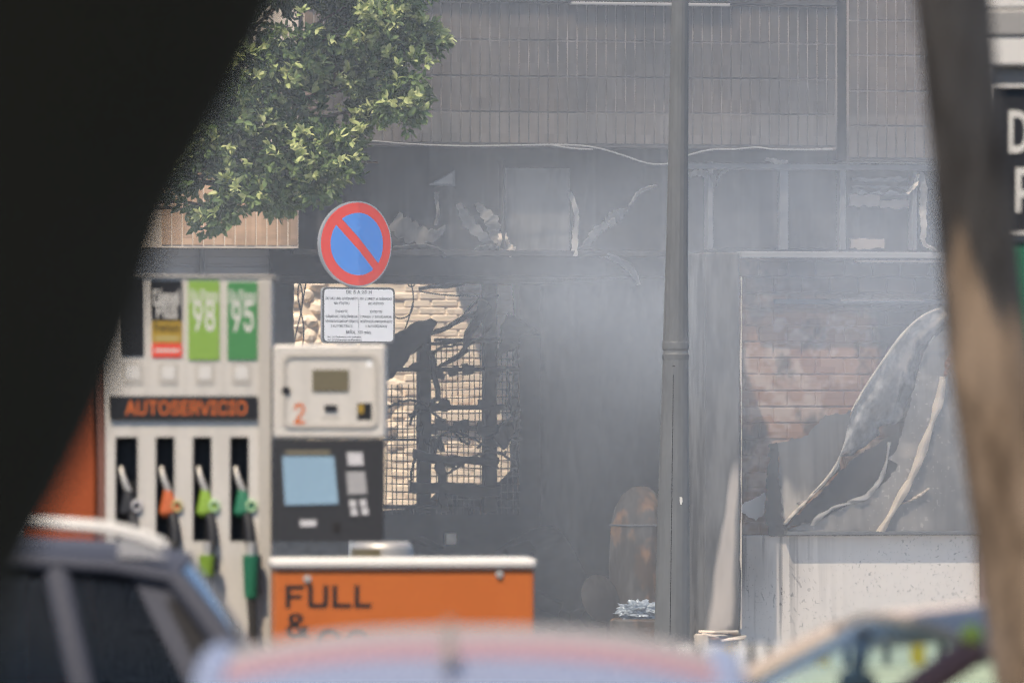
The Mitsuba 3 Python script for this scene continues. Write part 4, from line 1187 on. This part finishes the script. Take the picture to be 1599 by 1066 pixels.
    for s_ in (-1, 1):
        put('wing_mirror', bx(xf0 - .30, xf0 - .12, s_ * (hw - .01), s_ * (hw + .19), belt + .0, belt + .14, .045), paint, K, frame=M)
        for wx in (cfg['axle'], -cfg['axle']):
            w_ = put('wheel', lathe([(.0, -.11), (.28, -.11), (.33, -.07), (.33, .07), (.28, .11), (.0, .11)], 32).apply_transform(trimesh.transformations.rotation_matrix(math.pi / 2, [1, 0, 0])).apply_translation((wx, s_ * (hw - .09), .33)), 'rubber', K, frame=M, smooth=30)
            put('rim', lathe([(.0, -.02), (.22, -.005), (.235, .012), (0, .012)], 24).apply_transform(trimesh.transformations.rotation_matrix(math.pi / 2 * s_, [1, 0, 0])).apply_translation((wx, s_ * (hw + .022), .33)), 'steel', w_, frame=M, smooth=30)
        put('headlight', bx(L * .43, L * .485, s_ * hw * .45, s_ * hw * .84, nose - .2, nose - .06, .04), 'key_grey', K, frame=M)
        put('tail_light', bx(-L * .497, -L * .45, s_ * hw * .60, s_ * hw * .90, tail - .25, tail - .06, .04), 'label_red', K, frame=M)
        for dx in (-.15, -1.1):
            put('door_handle', bx(dx, dx + .18, s_ * (hw - .005), s_ * (hw + .02), belt - .17, belt - .13, .01), paint, K, frame=M)
    return K, M, roof


# white-silver car seen end-on
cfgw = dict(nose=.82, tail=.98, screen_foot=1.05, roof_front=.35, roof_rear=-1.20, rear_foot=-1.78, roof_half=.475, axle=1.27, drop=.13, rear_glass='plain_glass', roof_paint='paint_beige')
KC, MC, RC = make_car('pale_car', 'pale lilac car with dusky pink reflection painted on its roof, right before the camera', (732 - 799.5) / FOC * 14.1, 15.35, 90, 4.05, 1.72, 1.462, .97, cfgw, 'paint_lilac', 'plain_glass')
put('reflection_band', thick(grid(lambda a, t: np.array(RC(.185 + .10 * a, .03 + .94 * t)) + np.array([0, 0, .005]), 6, 21), -.004), 'reflected_pink', KC, frame=MC, smooth=40, label='dusky pink warm reflection painted across the roof')  # warm reflection painted as a pink strip over the roof
put('sky_reflection_panel', thick(grid(lambda a, t: np.array(RC(.0 + .183 * a, .03 + .94 * t)) + np.array([0, 0, .004]), 8, 21), -.003), 'paint_lilac', KC, frame=MC, smooth=40, label='pale lilac sky reflection painted on the rear roof')  # sky reflection put into a lilac sheet over the beige roof
put('aerial', m3.Manifold.hull_points(np.array([(-1.08, -.012, 1.43), (-1.08, .012, 1.43), (-.95, -.012, 1.45), (-.95, .012, 1.45), (-1.06, -.006, 1.505), (-1.06, .006, 1.505), (-1.03, -.006, 1.507), (-1.03, .006, 1.507)]) + np.array([0, .036, -.016])), 'paint_beige', KC, frame=MC)
# dark blue-grey estate with roof rails, side on
cfgs = dict(nose=1.0, tail=1.05, screen_foot=1.05, roof_front=.30, roof_rear=-1.74, rear_foot=-2.03, roof_half=.60, axle=1.33, drop=.05, dexp=6.0)
KS, MS, RSV = make_car('estate_car', 'dark blue grey estate car with silver roof rails at the left', -2.75, 24.3, 182, 4.65, 1.76, 1.485, .96, cfgs, 'paint_blue_grey', 'dark_glass', rails=True, win_split=(.165, .56))
for s_ in (-1, 1):
    rp = [(-1.70, s_ * .52, 1.462), (-1.60, s_ * .52, 1.500), (-1.39, s_ * .52, 1.526), (-.9, s_ * .52, 1.540), (-.3, s_ * .52, 1.535), (.0, s_ * .52, 1.50)]
    rr = tube(spline(rp, 24), .0125, 8)
    rk = put('luggage_rail', rr, 'white_paint', KS, frame=MS, smooth=True)
    put('rail_foot', m3.Manifold.hull_points(np.array([(x_, s_ * .52 + q, z_) for q in (-.016, .016) for x_, z_ in ((-1.72, 1.43), (-1.57, 1.435), (-1.57, 1.488), (-1.64, 1.475))])), 'key_pale', rk, frame=MS)
# dark red car turned to the left, its windscreen looked through
cfgr = dict(nose=.80, tail=.95, screen_foot=.78, roof_front=.14, roof_rear=-1.15, rear_foot=-1.75, roof_half=.56, axle=1.25, drop=.035, near_pillar='dark_red_brown')
KR, MR, RR = make_car('brown_car', 'grey brown car with dark red pillar, barrier tape showing through its windscreen', 1.075, 19.3, 194.6, 4.1, 1.7, 1.415, .90, cfgr, 'paint_brown', 'clear_glass', trim='beige_trim')
put('pillar_sticker', trimesh.creation.icosphere(subdivisions=2, radius=1).apply_scale((.027, .018, .026)).apply_translation((.16, .575, 1.345)), 'hiviz', KR, frame=MR, smooth=True, label='round yellow green badge at the top of the pillar')

# ---------------------------------------------------------------- barrier tape
Y = 22.2
TP = thing('barrier_tape', 'black white and yellow barrier tape stretched behind the cars', 'barrier tape')
x = X(1000, Y); x1 = X(1760, Y)
seq = [('tape_yellow', 22), ('tape_white', 20), ('black_plastic', 11), ('tape_white', 17), ('black_plastic', 9), ('tape_white', 27), ('black_plastic', 10), ('tape_white', 32)]
x = X(1126 - 148, Y)
i = 0
zc_t = lambda x_: ZZ(1019, Y) + .03 * ((x_ - X(1300, Y)) / 1.2) ** 2 - .004
while x < x1:
    m_, w_ = seq[i % len(seq)]
    w = w_ / FOC * Y
    za, zb = zc_t(x), zc_t(x + w)
    hh = .029
    v = np.array([(x, Y, za - hh), (x + w, Y, zb - hh), (x + w, Y - .006, zb + hh), (x, Y - .006, za + hh)])
    put('stripe', thick((v, np.array([(0, 1, 2), (0, 2, 3)])), .0015), m_, TP)
    x += w; i += 1
for j, px in enumerate((980, 1770)):
    b_ = thing('barrier_post', ('thin steel post holding the left end of the barrier tape', 'thin steel post holding the right end of the barrier tape')[j], 'post')
    put('pole', tube([(X(px, Y), Y + .025, .05), (X(px, Y), Y + .025, ZZ(1010, Y) + .04)], .02, 12), 'grey_metal', b_, smooth=40)
    put('base', lathe([(0, .004), (.18, .004), (.17, .04), (.05, .06), (0, .06)], 24, (X(px, Y), Y + .025, 0)), 'black_matt', b_, smooth=30)


# ---------------------------------------------------------------- trees
def leaf(l, w):
    """One folded leaf along +x, 4 faces."""
    x = np.array([0, .18, .45, .75, 1.0]) * l
    h = np.array([0, .34, .5, .34, 0]) * w
    d = np.array([0, .02, 0, -.05, -.14]) * l
    v = [(x[0], 0, d[0])] + [(x[i], q * h[i], d[i] + .22 * h[i]) if q else (x[i], 0, d[i]) for i in (1, 2, 3) for q in (-1, 0, 1)] + [(x[4], 0, d[4])]
    f = [(0, 1, 2), (0, 2, 3), (10, 8, 7), (10, 9, 8)]
    for a in (1, 4):
        f += [(a, a + 3, a + 4), (a, a + 4, a + 1), (a + 1, a + 4, a + 5), (a + 1, a + 5, a + 2)]
    return np.array(v), np.array(f)


def leaves(pos, dirs, ls, r, up=.35):
    V, Fc, n = [], [], 0
    for p, d, l in zip(pos, dirs, ls):
        lv, lf = leaf(l, l * r.uniform(.42, .55))
        d = d / (np.linalg.norm(d) + 1e-9)
        nrm = np.array([0, 0, 1.0]) * up + r.normal(0, .6, 3)
        y_ = np.cross(nrm, d); y_ /= np.linalg.norm(y_) + 1e-9
        z_ = np.cross(d, y_)
        V.append(lv @ np.stack([d, y_, z_]) + p); Fc.append(lf + n); n += len(lv)
    return trimesh.Trimesh(np.vstack(V), np.vstack(Fc), process=False)


Y = 57.6
S = Y / FOC
TR = thing('street_tree', 'leafy green street tree with glossy pale shoots in front of the brick wall', 'tree')
clumps = [(450, 40, 100), (545, 45, 85), (610, 50, 52), (655, 52, 30), (672, 66, 20), (480, 150, 95), (585, 130, 62), (630, 110, 45), (622, 165, 42), (655, 158, 18), (540, 200, 60), (430, 240, 85), (505, 240, 62), (570, 222, 20), (545, 262, 24), (590, 254, 10), (375, 300, 48), (345, 330, 32), (420, 300, 46), (322, 340, 22), (440, 300, 36), (325, 260, 80), (370, 110, 110), (290, 150, 130), (520, -60, 120), (400, -80, 150), (610, -30, 70), (250, 20, 150), (685, 68, 10), (575, 20, 60), (495, 290, 34)]
r = np.random.default_rng(11)
pd, dd, ld, pp, dp, lp = [], [], [], [], [], []
for (px, py, rad) in clumps:
    R_ = rad * S
    c = W(px, py, Y) + np.array([0, r.uniform(-.35, .1), 0])
    nr = int(10 + 620 * R_ ** 2 * 3.2)
    for _ in range(nr):
        d = r.normal(0, 1, 3); d /= np.linalg.norm(d)
        q = c + d * R_ * r.uniform(.35, 1.04) * np.array([1, 1.0, .95])
        outer = np.linalg.norm(q - c) / R_
        nl = r.integers(5, 9)
        ax = d * .6 + np.array([0, -.1, .35]); ax /= np.linalg.norm(ax)
        hollow_ = meshkit.noise(q * 3.2 + 5)
        if hollow_ < .39:
            continue
        for k in range(nl):
            a = r.normal(0, 1, 3); a -= ax * (a @ ax); a /= np.linalg.norm(a) + 1e-9
            dl = a * r.uniform(.5, 1) + ax * r.uniform(.25, .9)
            lo = q + ax * r.uniform(-.03, .05)
            if outer > .72 and d[2] > -.35 and meshkit.noise(q * 2.1 + 31) > .27 and r.uniform() < .88:  # outer upper leaves go pale: new shoots, with sunlight put into their colour
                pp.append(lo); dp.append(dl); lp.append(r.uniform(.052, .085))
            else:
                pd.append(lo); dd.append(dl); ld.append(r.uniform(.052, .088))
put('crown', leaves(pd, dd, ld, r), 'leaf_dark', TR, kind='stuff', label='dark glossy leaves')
put('crown', leaves(pp, dp, lp, r, .9), 'leaf_pale', TR, kind='stuff', label='pale shoots with sunlit tone in their colour')
tx = W(150, 100, Y)
put('trunk', tube(spline([(tx[0] - .1, Y, 0), (tx[0] - .05, Y + .03, 1.5), (tx[0], Y, 3.0), (tx[0] + .15, Y, 4.6)], 20), np.linspace(.13, .05, 20), 12), 'bark', TR, smooth=True)
for (px, py, rad) in clumps:
    e = W(px, py, Y)
    s0 = np.array([tx[0], Y, min(3.4, e[2] - .1)])
    put('branch', tube(spline([s0, (s0 + e) / 2 + np.array([0, .05, .12]), e], 10), np.linspace(.028, .007, 10), 6), 'bark', TR, smooth=True)

# near dark trunk, left
LN = thing('leaning_tree', 'dark leaning tree trunk in deep shade filling the left side', 'tree')
y5 = 9.2
ax = []
for py, ex in ((-260, 562), (0, 436), (210, 337), (420, 245), (640, 152), (800, 82), (960, 24), (1150, -45)):
    q = W(ex, py, y5)
    ax.append((q[0] - .276 - .01 * math.sin(py * .01), y5, q[2]))
ax = ax[::-1]
low = [(ax[0][0] - .40, y5 + .3, 0.0), (ax[0][0] - .34, y5 + .25, .5), (ax[0][0] - .17, y5 + .1, 1.0)]
top_ = [(ax[-1][0] + .25, y5 - .1, 2.9), (ax[-1][0] + .5, y5 - .4, 3.9)]
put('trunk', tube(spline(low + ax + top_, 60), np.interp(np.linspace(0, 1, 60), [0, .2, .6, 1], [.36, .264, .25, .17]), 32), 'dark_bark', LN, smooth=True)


def shade_canopy(c, rad, n, l, seed, zmin):
    r = np.random.default_rng(seed)
    d = r.normal(0, 1, (n, 3)); d /= np.linalg.norm(d, axis=1, keepdims=True)
    p = np.asarray(c) + d * np.asarray(rad) * (r.uniform(0, 1, (n, 1)) ** .4)
    p = p[p[:, 2] > zmin]
    return leaves(p, r.normal(0, 1, (len(p), 3)) * np.array([1, 1, .35]), r.uniform(.7, 1.2, len(p)) * l, r, 1.2)


put('crown', shade_canopy((-1.5, 5.0, 5.2), (3.6, 5.4, 1.6), 30000, .19, 41, 3.3), 'leaf_near', LN, kind='stuff')  # unseen leaf mass spread over the camera to darken this trunk
for e in ((-.9, 6.0, 5.2), (.6, 8.0, 5.1), (-3.0, 8.0, 5.2), (-.5, 3.0, 5.0), (-3.0, 4.0, 5.2), (.8, 4.5, 5.2)):
    s0 = np.array(top_[1])
    put('branch', tube(spline([s0, (s0 + np.array(e)) / 2 + np.array([0, 0, .15]), e], 10), np.linspace(.06, .02, 10), 8), 'dark_bark', LN, smooth=True)

# nearer trunk, right
RN = thing('roadside_tree', 'blurred brown tree trunk leaning slightly left in front of the black totem', 'tree')
y12 = 17.8
ax, rd = [], []
for py, l_, r_ in ((1066, 1552, 1692), (900, 1530, 1668), (760, 1510, 1645), (560, 1481, 1612), (330, 1459, 1583), (150, 1444, 1562), (0, 1428, 1547), (-200, 1408, 1525)):
    q = W((l_ + r_) / 2, py, y12)
    ax.append(tuple(q)); rd.append((r_ - l_) / 2 / FOC * y12)
low = [(ax[0][0] + .10, y12, 0.0), (ax[0][0] + .075, y12, .5)]
top_ = [(ax[-1][0] - .02, y12 + .05, 3.3), (ax[-1][0] - .15, y12, 4.4)]
pts = spline(low + ax + top_, 70)
rad_ = np.interp(pts[:, 2], [0, .5] + [a[2] for a in ax] + [3.3, 4.4], [.12, .08] + rd + [.055, .04])
tb = tube(pts, rad_, 28)
v = np.array(tb.vertices)
v[:, :2] += (meshkit.fbm(v * np.array([9, 9, 3.5]), 3)[:, None] - .5) * .012
put('trunk', trimesh.Trimesh(v, tb.faces, process=False), 'bark', RN, smooth=True)
put('crown', shade_canopy((.48, 16.68, 5.2), (.55, .42, .65), 2200, .16, 44, 3.8), 'leaf_near', RN, kind='stuff')  # tiny unseen leaf lobe, sized and placed to shade only the trunk top
for e in ((.1, 16.6, 5.2), (.5, 16.8, 5.4), (.7, 16.5, 5.2), (.4, 16.7, 5.6)):
    s0 = np.array(top_[0])
    put('branch', tube(spline([s0, (s0 + np.array(e)) / 2 + np.array([0, 0, .2]), e], 10), np.linspace(.04, .012, 10), 8), 'bark', RN, smooth=True)

# ---------------------------------------------------------------- smoke
u0, u1, v0, v1, z0, z1 = -5.2, 5.6, -8.5, 5.3, -.3, 6.0
n = (58, 76, 84)                                        # z, v, u
zz, vv, uu = np.meshgrid(np.linspace(z0, z1, n[0]), np.linspace(v0, v1, n[1]), np.linspace(u0, u1, n[2]), indexing='ij')
pt = np.stack([uu, vv, zz], -1)
nz_ = meshkit.fbm(pt * np.array([1.15, 1.0, .95]) + np.array([3, 1, 9]), 4, 5)
puff = np.clip((nz_ - .36) * 3.2, 0, 1.6)
big = meshkit.fbm(pt * .45 + 20, 2, 9)
ends = np.clip((vv - v0) / 3.0, 0, 1) * np.clip((z1 - zz) / 1.0, 0, 1) * np.clip((u1 - uu) / .8, 0, 1) * np.clip((uu - u0) / .8, 0, 1)
base = .030 * (.6 + .8 * big)
G_ = lambda a, s: np.exp(-(a / s) ** 2)
uc = U(900) + .10 * (zz - 1.0) + .25 * np.sin(zz * 1.3)
plume = (.17 + .38 * np.clip(zz - 1.8, 0, 1)) * G_(uu - uc, .34 + .20 * np.clip(zz, 0, 4)) * G_(vv + .35 * zz - .9, .9 + .15 * zz) * np.clip((zz - .1) / 1.0, .25, 1) * np.clip((3.75 - zz) / 1.1, 0, 1) * (.06 + 1.05 * puff)
spread = .23 * G_(uu - U(1290), 1.5) * G_(vv + 1.1, 1.3) * G_(zz - 2.9, 1.25) * (.45 + .7 * puff)
upper = .10 * G_(vv + .8, 1.2) * np.clip((zz - 2.3) / .6, 0, 1) * np.clip((4.6 - zz) / 1.4, .35, 1) * np.clip((uu - U(480)) / .8, 0, 1) * (.6 + .5 * puff)
inside = np.where(vv > .3, .002 + .10 * G_(uu - U(960), .55) * puff, 0) * (zz < 3.1)
dens = (base + plume + spread + upper) * np.where(vv > .25, .15, 1) + inside
dens = np.where((vv > .45) & (zz > 3.15), 0, dens) * ends
LM = T().translate([0, Y0, 0]).rotate([0, 0, 1], math.degrees(TH))
scene['smoke_medium'] = {'type': 'heterogeneous', 'albedo': rgb(.75, .84, .96), 'scale': 1.0,
                         'sigma_t': {'type': 'gridvolume', 'grid': mi.VolumeGrid(dens.astype(np.float32)), 'to_world': LM.translate([u0, v0, z0]).scale([u1 - u0, v1 - v0, z1 - z0])}}
scene['smoke'] = {'type': 'cube', 'to_world': LM.translate([(u0 + u1) / 2, (v0 + v1) / 2, (z0 + z1) / 2]).scale([(u1 - u0) / 2, (v1 - v0) / 2, (z1 - z0) / 2]), 'bsdf': {'type': 'null'}, 'interior': {'type': 'ref', 'id': 'smoke_medium'}}
say('smoke', label='grey smoke drifting out of the burnt shop', kind='stuff')
